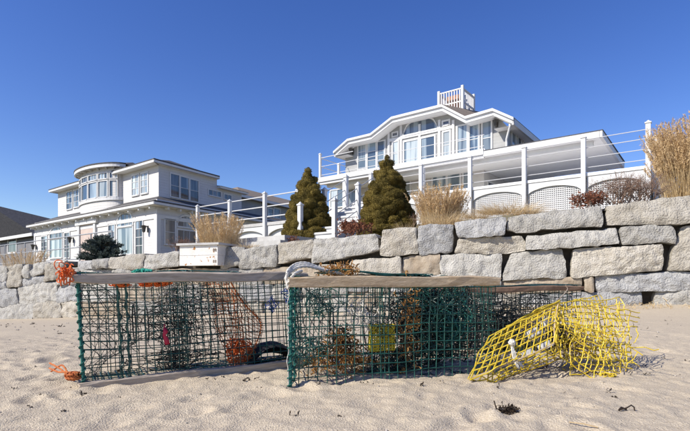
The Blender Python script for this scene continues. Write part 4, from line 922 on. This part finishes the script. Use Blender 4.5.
def build_trap(tr, name, label, wm, wood, runners, seed, cell=.040, r=.0021, runner_ext=.02):
    t = thing(name, tuple(tr.o), label, 'lobster trap', 'lobster traps on the beach'); L, D, Hh = tr.L, tr.D, tr.Hh; P = tr.P
    wf = mkwarp(.010, 4, seed); nl, nd, nh = int(L / cell), int(D / cell), int(Hh / cell)
    for nm, q, n1, n2 in (('front_panel', (P(0, 0, 0), P(L, 0, 0), P(L, 0, Hh), P(0, 0, Hh)), nl, nh), ('back_panel', (P(0, D, 0), P(L, D, 0), P(L, D, Hh), P(0, D, Hh)), nl, nh),
                          ('top_panel', (P(0, 0, Hh), P(L, 0, Hh), P(L, D, Hh), P(0, D, Hh)), nl, nd), ('bottom_panel', (P(0, 0, 0), P(L, 0, 0), P(L, D, 0), P(0, D, 0)), nl, nd),
                          ('end_panel', (P(0, 0, 0), P(0, D, 0), P(0, D, Hh), P(0, 0, Hh)), nd, nh), ('end_panel', (P(L, 0, 0), P(L, D, 0), P(L, D, Hh), P(L, 0, Hh)), nd, nh),
                          ('partition_panel', (P(L * .42, 0, 0), P(L * .40, D, 0), P(L * .40, D, Hh), P(L * .42, 0, Hh)), nd, nh)):
        m = MB(); wire_panel(m, *q, n1, n2, r, wf, 8); m.build(nm, M[wm], t)
    for h0, h1 in runners:
        m = MB(); n = 14; e0, e1 = -runner_ext, L + runner_ext
        V = []
        for i in range(n + 1):
            l = e0 + (e1 - e0) * i / n; j = .0022
            end = .006 if i in (0, n) else 0
            for (d_, h_) in ((-.030, h0 + end), (-.033, h0 + .006 + end), (-.033, h1 - .006 - end), (-.029, h1 - end), (.004, h1 - end), (.007, h1 - .006), (.007, h0 + .006), (.003, h0 + end)):
                V.append(P(l + (rng.normal() * .004 if i in (0, n) else 0), d_ + rng.normal() * j * .5, h_ + rng.normal() * j * .8 + .003 * math.sin(i * .9 + seed)))
        m.add(V, [(i * 8 + k, i * 8 + (k + 1) % 8, (i + 1) * 8 + (k + 1) % 8, (i + 1) * 8 + k) for i in range(n) for k in range(8)] + [tuple(range(7, -1, -1)), tuple(n * 8 + k for k in range(8))])
        m.build('runner', M[wood], t)
    return t
def funnel(tr, t, mt, l0, l1, ring=.10, side=0):
    """netting funnel head: from the frame at l0 narrowing to a ring at l1"""
    m = MB(); D, Hh = tr.D, tr.Hh; n, k = 13, 8; c = np.array([D * .5, Hh * .5]); Rr = []
    for i in range(n):
        a = 2 * math.pi * i / n; ca, sa = math.cos(a), math.sin(a); sc = 1 / max(abs(ca) / (D * .48), abs(sa) / (Hh * .47)); Rr.append(np.array([ca * sc, sa * sc]))
    def q(i, j, f=.5):
        f = j / k; a = 2 * math.pi * (i + .5 * j) / n
        i0 = int(math.floor(i + .5 * j)) % n; fr = (i + .5 * j) % 1; e = Rr[i0] * (1 - fr) + Rr[(i0 + 1) % n] * fr
        w_ = e * (1 - f) ** 1.2 + np.array([math.cos(a), math.sin(a)]) * ring * (1 - (1 - f) ** 1.2)
        return tr.P(l0 + (l1 - l0) * f, *(c + w_))
    wf = mkwarp(.040, 6, int(l0 * 100))
    for i in range(n):
        m.tube(wf(np.array([q(i, j) for j in range(k + 1)])), .0016, 4); m.tube(wf(np.array([q(i - j, j) for j in range(k + 1)])), .0016, 4)
    m.tube([tr.P(l1, *(c + np.array([math.cos(a), math.sin(a)]) * ring)) for a in np.linspace(0, 6.283, 17)], .004, 5)
    return m.build('funnel_net', M[mt], t)
def lacing(tr, t, l, d, mt, r=.0065, n=26, name='corner_lacing'):
    m = MB(); Hh = tr.Hh; m.tube([tr.P(l, d, h) for h in np.linspace(0, Hh, 10)], r, 6)
    an = np.linspace(0, n * 2 * math.pi / 2, n * 6); hh = np.linspace(0, Hh, n * 6)
    m.tube([tr.P(l + math.cos(a) * (r + .004), d + math.sin(a) * (r + .004), h) for a, h in zip(an, hh)], .0032, 5); m.build(name, M[mt], t)

# ---- left trap
TA = Trap((-1.215, 2.14), (-.225, 2.69), .050, .062, .34, .525, lean=-.04)
ta = build_trap(TA, 'lobster_trap', 'green wire lobster trap on its side with grey wooden runners, left of the other', 'wire_green', 'wood_grey', [(.478, .528), (-.014, .024)], 3, .0390, .0022)
funnel(TA, ta, 'twine_black', .0, .24); funnel(TA, ta, 'twine_black', .52, .30, .09)
lacing(TA, ta, 0, 0, 'twine_teal', .007); lacing(TA, ta, .165, .02, 'wire_green', .004, 10, 'partition_post'); lacing(TA, ta, .20, .03, 'wire_green', .004, 10, 'partition_post')
m = MB(); wire_panel(m, TA.P(.36, .06, .03), TA.P(.66, .10, .05), TA.P(.68, .2, .50), TA.P(.34, .22, .49), 12, 18, .0016, mkwarp(.05, 8, 81), 14); m.build('crumpled_net', M['twine_black'], ta)
m = MB(); tangle(m, TA.P(.46, .16, .28), np.array([.36, .13, .25]), 30, .0017, 16, .055, TA.ax); m.build('tangled_twine', M['twine_black'], ta)
m = MB(); tangle(m, TA.P(.40, .16, .06), np.array([.36, .12, .05]), 24, .0017, 14, .05, TA.ax); m.build('tangled_twine', M['twine_black'], ta)
m = MB(); tangle(m, TA.P(.42, .16, .42), np.array([.30, .12, .07]), 22, .0014, 14, .05, TA.ax); m.build('tangled_twine', M['twine_white'], ta)
m = MB(); tangle(m, TA.P(.5, .18, .53), np.array([.42, .14, .012]), 20, .0022, 16, .06, TA.ax); m.build('tangled_twine', M['wire_green'], ta)
m = MB(); tangle(m, TA.P(.30, .20, .535), np.array([.06, .05, .014]), 10, .004, 14, .03, TA.ax); m.build('tangled_twine', M['twine_bright'], ta)
# faded orange net hanging inside
on = thing('orange_net', tuple(TA.P(.80, .1, .05)), 'torn faded orange netting hanging inside the left green trap', 'net')
m = MB(); wire_panel(m, TA.P(.70, .07, .02), TA.P(.84, .08, .05), TA.P(.73, .12, .49), TA.P(.62, .15, .49), 9, 22, .0018, mkwarp(.03, 9, 60), 16)
wire_panel(m, TA.P(.74, .06, .03), TA.P(.86, .10, .04), TA.P(.90, .10, .24), TA.P(.74, .1, .46), 9, 14, .0018, mkwarp(.03, 9, 61), 14)
rope(m, [TA.P(.73, .1, .49), TA.P(.80, .1, .36), TA.P(.895, .09, .24), TA.P(.86, .08, .12), TA.P(.80, .07, .04)], .005); m.build('net_sheet', M['net_orange'], on)
m = MB(); tangle(m, TA.P(.76, .09, .09), np.array([.09, .05, .085]), 22, .0026, 10, .04, TA.ax); m.build('net_bunch', M['rope_orange'], on)
# black rubber mat
bm_ = thing('rubber_mat', tuple(TA.P(.98, .2, .0)), 'crumpled black rubber mat at the right end inside the left green trap', 'mat')
N = 20; V = np.zeros((N, N, 3))
for i in range(N):
    for j in range(N):
        a, b = i / (N - 1), j / (N - 1); hmm = .125 * math.sin(math.pi * min(1, a * 1.02)) ** .55 * (1 - .25 * b) * (0.25 + .75 * math.sin(math.pi * min(.999, b * .9 + .12)) ** .5); V[i, j] = TA.P(.82 + .29 * a, .03 + b * .27, .01 + hmm)
V += .008 * np.stack([fbm(V.reshape(-1, 3) * 14, 70 + k, 2) for k in range(3)], 1).reshape(N, N, 3)
m = MB(); m.grid(V, N, N); m.grid(V - [0, 0, .008], N, N); m.build('mat_sheet', M['rubber'], bm_, True)
# red tag, blue rope
m = MB(); p = TA.P(.365, -.006, .25)
P_ = [p + TA.a * .004 * k + TA.c * h for k, h in ((0, 0), (1, -.02), (-1, -.035), (1, -.055), (2, -.08), (0, -.088))]; m.tube(P_, [.008, .013, .008, .012, .013, .005], 7)
m.tube([p + TA.c * .02, p + TA.c * .005, p], .003, 5)
tag(m.build('red_tag', M['red'], smooth=True), 'small red plastic piece hanging on the front of the left green trap', 'tag')
m = MB(); 
for k in range(7): rope(m, [TA.P(1.06 + rng.normal() * .02, .02 + rng.normal() * .02, .44 - i * .018 + rng.normal() * .012) for i in range(6)], .003)
tangle(m, TA.P(.96, .05, .34), np.array([.05, .02, .07]), 4, .0022, 10, .04, TA.ax)
tag(m.build('blue_rope', M['twine_blue']), 'frayed blue rope end beside the white rope between the two green traps', 'rope')
# orange ropes
m = MB(); c = TA.P(-.045, -.01, .535)
for k in range(26):
    a = random.uniform(0, 6.28); rr = random.uniform(.008, .030); cc = c + rng.normal(size=3) * np.array([.020, .016, .014])
    tl = random.uniform(.3, 1); n3 = rng.normal(size=3); n3 /= np.linalg.norm(n3); e_ = np.cross(n3, [0, 0, 1]); e_ /= np.linalg.norm(e_) + 1e-6; f_ = np.cross(n3, e_)
    rope(m, [cc + rr * (math.cos(s + a) * e_ + math.sin(s + a) * f_ * 1.1) for s in np.linspace(0, 4.2 * tl + .8, 7)], .0023, 1, sub=4)
for k in range(9): rope(m, [TA.P(-.065 + k * .006, -.035, .545) + rng.normal(size=3) * .005 - np.array([0, 0, 1]) * i * .016 + rng.normal(size=3) * .004 for i in range(5)], .003, 1, sub=3)
tag(m.build('orange_rope', M['rope_orange']), 'bright orange frayed rope knotted at the top left corner of the left trap', 'rope')
m = MB()
for l0 in (.18, .30, .36): tangle(m, TA.P(l0, .03, .475), np.array([.06, .03, .016]), 14, .0032, 9, .03, TA.ax)
tag(m.build('orange_rope', M['rope_orange']), 'orange rope strands tucked under the top runner of the left trap', 'rope')
m = MB(); pts = [px(50, 366, 2.30), px(60, 368, 2.24), px(66, 373, 2.2), px(72, 376, 2.17), px(79, 377, 2.14)]
for k in range(3): rope(m, [p + rng.normal(size=3) * .008 for p in pts], .0045)
tangle(m, px(73, 376, 2.14), np.array([.045, .03, .02]), 18, .0036, 9, .035)
tag(m.build('orange_rope', M['net_orange']), 'weathered red-orange rope lying on the sand at the trap corner', 'rope')

# ---- right trap
TB = Trap((-.258, 2.17), (.835, 2.545), .028, .030, .36, .53, lean=.01, bdir=(-.13, .99))
tb = build_trap(TB, 'lobster_trap', 'green wire lobster trap on its side with a tan top runner, in the middle', 'wire_green', 'wood_tan', [(.482, .534)], 4, .0455, .0025, runner_ext=.012)
funnel(TB, tb, 'wire_dark', 0.0, .22, .11); funnel(TB, tb, 'twine_black', .62, .42, .1)
lacing(TB, tb, 0, 0, 'twine_teal', .010, 30); lacing(TB, tb, .02, .05, 'twine_teal', .006, 18)
m = MB(); rope(m, [TB.P(-.012, -.006, h) + rng.normal(size=3) * .004 for h in np.linspace(.52, .02, 14)], .0022); m.build('edge_rope', M['twine_white'], tb)
m = MB(); tangle(m, TB.P(.84, .18, .30), np.array([.28, .15, .25]), 95, .0020, 16, .05, TB.ax); m.build('tangled_net', M['wire_green'], tb)
m = MB(); tangle(m, TB.P(.78, .22, .26), np.array([.30, .12, .26]), 85, .0022, 16, .05, TB.ax); m.build('tangled_net', M['twine_black'], tb)
m = MB(); tangle(m, TB.P(.93, .14, .30), np.array([.15, .12, .16]), 26, .0028, 14, .04, TB.ax); m.build('tangled_net', M['twine_teal'], tb)
m = MB(); wire_panel(m, TB.P(.66, .30, .02), TB.P(1.12, .30, .02), TB.P(1.12, .26, .47), TB.P(.64, .26, .45), 30, 26, .0026, mkwarp(.05, 8, 91), 18); m.build('crumpled_net', M['twine_black'], tb)
m = MB(); tangle(m, TB.P(.60, .20, .07), np.array([.5, .13, .06]), 46, .0019, 14, .05, TB.ax); m.build('tangled_net', M['wire_dark'], tb)
m = MB(); tangle(m, TB.P(.11, .2, .14), np.array([.09, .12, .07]), 16, .0022, 12, .04, TB.ax); m.build('tangled_net', M['wire_green'], tb); m = MB(); tangle(m, TB.P(.16, .2, .4), np.array([.14, .12, .08]), 14, .0020, 12, .05, TB.ax); m.build('tangled_net', M['wire_green'], tb)
m = MB(); tangle(m, TB.P(.38, .14, .33), np.array([.11, .1, .12]), 14, .0024, 12, .04, TB.ax); m.build('tangled_net', M['twine_white'], tb)
m = MB()
for k in range(7): rope(m, [TB.P(.12 + .12 * i + .02 * k, .12 + .02 * k, .548 + .02 * math.exp(-((i - 1.2) ** 2) / 1.2) - .001 * k + rng.normal() * .003) for i in range(6)], .0028, 1, sub=4)
tangle(m, TB.P(.72, .2, .538), np.array([.3, .12, .010]), 22, .0022, 14, .05, TB.ax); m.build('top_twine', M['wire_green'], tb)
wd_ = thing('rust_seaweed', tuple(TB.P(.28, .2, .0)), 'heap of rust-brown dried seaweed on the floor of the middle green trap', 'seaweed')
m = MB(); ribbons(m, TB.P(.30, .16, .09), np.array([.22, .12, .055]), 240, .07, .010, TB.ax); ribbons(m, TB.P(.27, .16, .19), np.array([.08, .08, .07]), 130, .07, .009, TB.ax); m.build('fronds', M['weed_brown'], wd_)
m = MB(); ribbons(m, TB.P(.27, .16, .20), np.array([.06, .06, .08]), 80, .10, .008, TB.ax); m.build('dark_fronds', M['weed_dark'], wd_)
wd_ = thing('rust_seaweed', tuple(TB.P(.62, .1, .05)), 'hanging strand of rust-brown seaweed right of the yellow bait box', 'seaweed')
m = MB(); ribbons(m, TB.P(.645, .10, .26), np.array([.05, .06, .24]), 150, .08, .009, TB.ax); m.build('fronds', M['weed_brown'], wd_)
wd_ = thing('rust_seaweed', tuple(TB.P(.2, .25, .54)), 'clump of dry brown seaweed lying on top of the middle green trap', 'seaweed')
m = MB(); ribbons(m, TB.P(.26, .20, .565), np.array([.09, .08, .020]), 240, .06, .009, TB.ax); m.build('fronds', M['weed_brown'], wd_)
m = MB(); wire_panel(m, TB.P(.42, .05, .15), TB.P(.55, .05, .15), TB.P(.55, .05, .28), TB.P(.42, .05, .28), 9, 9, .0032, mkwarp(.006, 20, 5), 6)
wire_panel(m, TB.P(.42, .11, .15), TB.P(.55, .11, .15), TB.P(.55, .11, .28), TB.P(.42, .11, .28), 9, 9, .0032, mkwarp(.006, 20, 6), 6)
wire_panel(m, TB.P(.42, .05, .15), TB.P(.42, .11, .15), TB.P(.42, .11, .28), TB.P(.42, .05, .28), 4, 9, .0032, None, 4); wire_panel(m, TB.P(.55, .05, .15), TB.P(.55, .11, .15), TB.P(.55, .11, .28), TB.P(.55, .05, .28), 4, 9, .0032, None, 4)
tag(m.build('bait_box', M['yellow_box']), 'small yellow plastic mesh bait box inside the middle green trap', 'bait box')
# white rope coiled on the corner
m = MB()
for k in range(3):
    o_ = k * .017
    rope(m, [TB.P(-.015, -.02 + o_, .475 + .5 * o_), TB.P(-.02, -.01, .535 + o_ * .5), TB.P(.02, .04 + o_, .572 + o_ * .6), TB.P(.075, .07 + o_, .584 + o_ * .5), TB.P(.14, .10 + o_, .572 + o_ * .3), TB.P(.20 + o_, .14, .556), TB.P(.225 + o_ * 2, .17, .545)], .0078, 3, 90, 8)
rope(m, [TB.P(-.02, -.02, .50), TB.P(.015, -.02, .545), TB.P(.05, .03, .56), TB.P(.03, .09, .55), TB.P(-.015, .06, .54), TB.P(-.028, .0, .52)], .0075, 3, 90, 8)
tag(m.build('white_rope', M['twine_white'], smooth=True), 'thick white rope looped over the top left corner of the middle trap', 'rope')

# ---- dark trap behind
TC = Trap((.52, 2.98), (1.74, 3.40), -.035, -.02, .36, .52)
tc_ = build_trap(TC, 'lobster_trap', 'dark wire lobster trap with a brown runner, behind the yellow one', 'wire_dark', 'wood_brown', [(.488, .523)], 5, r=.0024, runner_ext=.01)
funnel(TC, tc_, 'twine_black', 1.2, .85, .1)
m = MB(); TP = TC.P(1.22, 0, 0); m.tube([TC.P(.32, -.01, 0), TC.P(.32, -.012, .49)], .009, 6); m.build('end_post', M['wood_brown'], tc_)
m = MB(); wire_panel(m, TC.P(.3, .12, .0), TC.P(1.15, .12, .0), TC.P(1.15, .16, .45), TC.P(.3, .16, .48), 38, 22, .0026, mkwarp(.05, 8, 95), 20); tangle(m, TC.P(.75, .18, .22), np.array([.45, .12, .2]), 70, .0026, 16, .06, TC.ax); m.build('tangled_net', M['twine_black'], tc_)
m = MB(); tangle(m, TC.P(.8, .14, .18), np.array([.4, .12, .16]), 26, .0028, 14, .05, TC.ax); m.build('tangled_net', M['wire_bare'], tc_)

# ---- crushed yellow trap
yo = px(520, 380, 2.45)
yt = thing('lobster_trap', tuple(yo), 'crushed yellow wire lobster trap with torn mesh, at the right', 'lobster trap', 'lobster traps on the beach')
def yp(x, y, Y): return px(x, y, Y)
A, B, C_, D_ = yp(469, 379, 2.26), yp(489, 336, 2.50), yp(557, 303, 2.72), yp(553, 344, 2.44)
A2, D2 = yp(489, 384, 2.34), yp(561, 362, 2.62)
B2, C2 = B + np.array([.20, .28, -.06]), C_ + np.array([.16, .26, -.05])
yw = mkwarp(.009, 6, 40); ys_ = mkwarp(.022, 6, 44)
yr = .0033
for nm, q, a, b, wf, sk in (('front_panel', (A, D_, C_, B), 11, 6, yw, 0), ('bottom_panel', (A, D_, D2, A2), 9, 4, ys_, .15), ('top_panel', (B, C_, C2, B2), 9, 6, ys_, .1),
                        ('end_panel', (A, A2, B2, B), 3, 5, ys_, .1), ('inner_panel', (D_, D2, C2, C_), 5, 5, ys_, .1), ('floor_panel', (A2, D2, C2, B2), 9, 6, ys_, .1)):
    m = MB(); wire_panel(m, *q, a, b, yr, wf, 10, sk); m.build(nm, M['wire_yellow'], yt)
m = MB(); m.tube(yw(np.array([A + (D_ - A) * t for t in np.linspace(0, 1, 9)])), .0036, 6); m.tube(yw(np.array([D_ + (C_ - D_) * t for t in np.linspace(0, 1, 7)])), .0036, 6); m.build('hog_ring_edge', M['wood_tan'], yt)
m = MB()
for k in range(5): m.tube(mkwarp(.012, 8, 200 + k)(np.array([B + (C_ - B) * t + [0, 0, .002 * k] for t in np.linspace(.25, 1.02, 12)])), .0034, 5)
m.build('twisted_edge', M['wire_yellow'], yt)
for k, (q, a, b, sd) in enumerate((((yp(560, 352, 2.62), yp(630, 366, 2.66), yp(622, 297, 2.95), yp(558, 305, 2.72)), 9, 7, 50), ((yp(572, 374, 2.50), yp(632, 375, 2.56), yp(640, 312, 2.86), yp(577, 302, 2.78)), 8, 8, 51),
                                ((yp(568, 360, 2.78), yp(628, 360, 2.9), yp(600, 298, 2.9), yp(560, 303, 2.9)), 8, 7, 52), ((yp(550, 352, 2.5), yp(600, 382, 2.45), yp(606, 330, 2.62), yp(552, 312, 2.7)), 7, 6, 53))):
    m = MB(); _w1, _w2 = mkwarp(.024, 5, sd), mkwarp(.006, 26, sd + 30); wire_panel(m, *q, a + 3, b + 2, yr * .92, lambda P: _w2(_w1(P)), 22, .35); m.build('torn_panel', M['wire_yellow'], yt)
m = MB()
for _ in range(70):                        # snapped lengths of wire, kinked
    p = yp(random.uniform(556, 630), random.uniform(318, 372), random.uniform(2.5, 2.85)); d_ = rng.normal(size=3); d_ /= np.linalg.norm(d_); pts = [p]
    for _k in range(random.randint(2, 5)): p = p + d_ * random.uniform(.02, .045); d_ = d_ + rng.normal(size=3) * .45; d_ /= np.linalg.norm(d_); p[2] = max(p[2], .02); pts.append(p)
    m.tube(pts, .0028, 4)
tangle(m, yp(572, 345, 2.66), np.array([.12, .12, .08]), 12, .0026, 9, .05); tag(m.build('bent_wires', M['wire_yellow'], yt), kind='stuff')
m = MB(); tangle(m, yp(568, 345, 2.7), np.array([.14, .14, .10]), 26, .0022, 10, .05); m.build('bent_wires', M['wire_bare'], yt)
m = MB(); tangle(m, yp(560, 338, 2.75), np.array([.09, .10, .08]), 30, .0022, 12, .04); m.build('tangled_net', M['twine_black'], yt)
m = MB(); rope(m, [yp(478, 350, 2.7) * [1, 1, 0] + [0, 0, .03], yp(560, 298, 2.76), yp(566, 285, 2.80)], .0028, 1); m.tube([yp(600, 318, 2.8), yp(578, 300, 2.8), yp(566, 292, 2.82)], .002, 4); m.build('stray_wire', M['wire_bare'], yt)
m = MB(); tangle(m, yp(605, 376, 2.48), np.array([.10, .04, .016]), 10, .003, 7, .04); m.build('loose_wires', M['wire_yellow'], yt)
m = MB()
kn = yp(512, 345, 2.40)
tangle(m, kn + [0, 0, .012], np.array([.016, .014, .016]), 16, .0055, 9, .02)
rope(m, [kn, kn + [.008, -.012, -.04], kn + [.022, -.02, -.08], kn + [.05, -.02, -.112]], .0075, 3, 90); rope(m, [kn, kn + [-.002, -.014, -.04], kn + [.008, -.02, -.085], kn + [.03, -.022, -.118]], .0075, 3, 90)
tag(m.build('white_rope', M['twine_white'], smooth=True), 'knot of white rope tied to the front of the crushed yellow trap', 'rope')
for k, (x, y, Y, sx_, sz_) in enumerate(((533, 333, 2.62, .036, .020), (545, 346, 2.60, .036, .018), (528, 353, 2.56, .028, .015), (547, 322, 2.72, .026, .020))):
    p = yp(x, y, Y); m = MB(); e_ = np.array([.86, .42, .28]); e_ /= np.linalg.norm(e_); f_ = np.cross(e_, [-.3, .8, -.5]); f_ /= np.linalg.norm(f_); g_ = np.cross(e_, f_)
    m.obox(p - e_ * sx_ - f_ * sz_ - g_ * .02, e_ * 2 * sx_, f_ * 2 * sz_, g_ * .04)
    tag(m.build('weight_block', M['weight']), ('upper left pale weight block inside the yellow trap', 'lowest right pale weight block inside the yellow trap', 'lowest left pale weight block inside the yellow trap', 'upper right pale weight block inside the yellow trap')[k], 'weight', 'weights in the yellow trap')

# ------------------------------------------------------------------ things lying on the sand
def gz(x, y): return float(sand_z(np.array([[x]]), np.array([[y]]))[0, 0])
def ground(xp, yp_):                       # where the sand shows at that pixel
    Y = 2.0
    for _ in range(30): X = (xp - HX) / F * Y; Y = .5 * Y + .5 * (CAM_Z - gz(X, Y)) * F / (yp_ - HY)
    return np.array([X, Y, gz(X, Y)])
def weed(xp, yp_, size, n, label, twig=True):
    c = ground(xp, yp_); t = thing('seaweed_clump', tuple(c), label, 'seaweed'); m = MB()
    ribbons(m, c + [0, 0, size * .22], np.array([size * .55, size * .4, size * .18]), n, size * .6, size * .09); m.build('fronds', M['weed_dark'], t)
    if twig: m = MB(); m.tube([c + [-size * .4, 0, .01], c + [-size * .9, -.01, .02], c + [-size * 1.05, -.01, .05]], .0025, 5); m.build('stem', M['weed_dark'], t)
weed(508, 413, .055, 130, 'black seaweed clump on the sand in front of the yellow trap')
c = ground(628, 411); m = MB(); m.tube([c + [-.03, 0, .004], c + [-.005, 0, .012], c + [.012, .0, .022], c + [.024, 0, .014], c + [.026, 0, 0]], .0028, 5); m.tube([c + [-.035, 0, .002], c + [-.02, 0.01, .01], c + [.0, .01, .003]], .004, 5)
tag(m.build('curled_twig', M['weed_dark']), 'small curled black twig on the sand at the lower right', 'twig')
a, b = ground(569, 424), ground(598, 429); m = MB(); m.tube([a + [0, 0, .006], (a + b) / 2 + [0, 0, .009], b + [0, 0, .005]], .0022, 5); tag(m.build('straw_stalk', M['straw']), 'thin straw stalk on the sand at the bottom right edge', 'stalk')
m = MB()                                    # fine wrack scattered over the beach
spots = [(random.uniform(-8, 5.5), random.uniform(3.2, 8.5)) for _ in range(230)] + [(random.uniform(-2, 2.2), random.uniform(1.6, 3.2)) for _ in range(70)]
for x, y in spots:
    if y > wall_line(x) - .3: continue
    s = random.uniform(.004, .013) * (1 + y * .14); ribbons(m, np.array([x, y, gz(x, y) + s * .25]), np.array([s * 1.6, s, s * .2]), random.randint(2, 6), s * 2.2, s * .55)
tag(m.build('scattered_wrack', M['weed_dark']), 'fine dark seaweed scraps scattered over the sand', 'seaweed', kind='stuff')
m = MB()
for x, y in [(random.uniform(1.5, 6), random.uniform(6.3, 8.2)) for _ in range(500)]:
    if y > wall_line(x) - .05 or y < wall_line(x) - .9 : continue
    s = random.uniform(.03, .09); ribbons(m, np.array([x, y, gz(x, y) + s * .2]), np.array([s * 1.5, s * .8, s * .12]), 3, s * 2.4, s * .12)
tag(m.build('dry_straw', M['straw']), 'pale dry straw strewn at the foot of the wall on the right', 'straw', kind='stuff')

m = MB()                                    # shell grit and pebbles
for i in range(700):
    x, y = (random.uniform(-2.4, 2.6), random.uniform(1.5, 4.0)) if i < 420 else (random.uniform(-8, 5), random.uniform(4, 8))
    if y > wall_line(x) - .1: continue
    r_ = random.uniform(.0025, .007) * (1 if y < 4 else 2.2); c = np.array([x, y, gz(x, y) + r_ * .2]); a_ = random.uniform(0, 6.28)
    b_ = [c + np.array([math.cos(a_ + k * 1.2566) * r_ * random.uniform(.8, 1.3), math.sin(a_ + k * 1.2566) * r_ * random.uniform(.6, 1.1), 0]) for k in range(5)]
    m.add(b_ + [c + [0, 0, r_ * .7], c - [0, 0, r_ * .7]], [(k, (k + 1) % 5, 5) for k in range(5)] + [((k + 1) % 5, k, 6) for k in range(5)])
tag(m.build('pebbles', mat('pebble', (0.16, 0.13, 0.10), 0.8, (0.50, 0.46, 0.40), 40, 2), smooth=True), 'tiny pebbles and shell grit strewn over the sand', 'pebbles', kind='stuff')
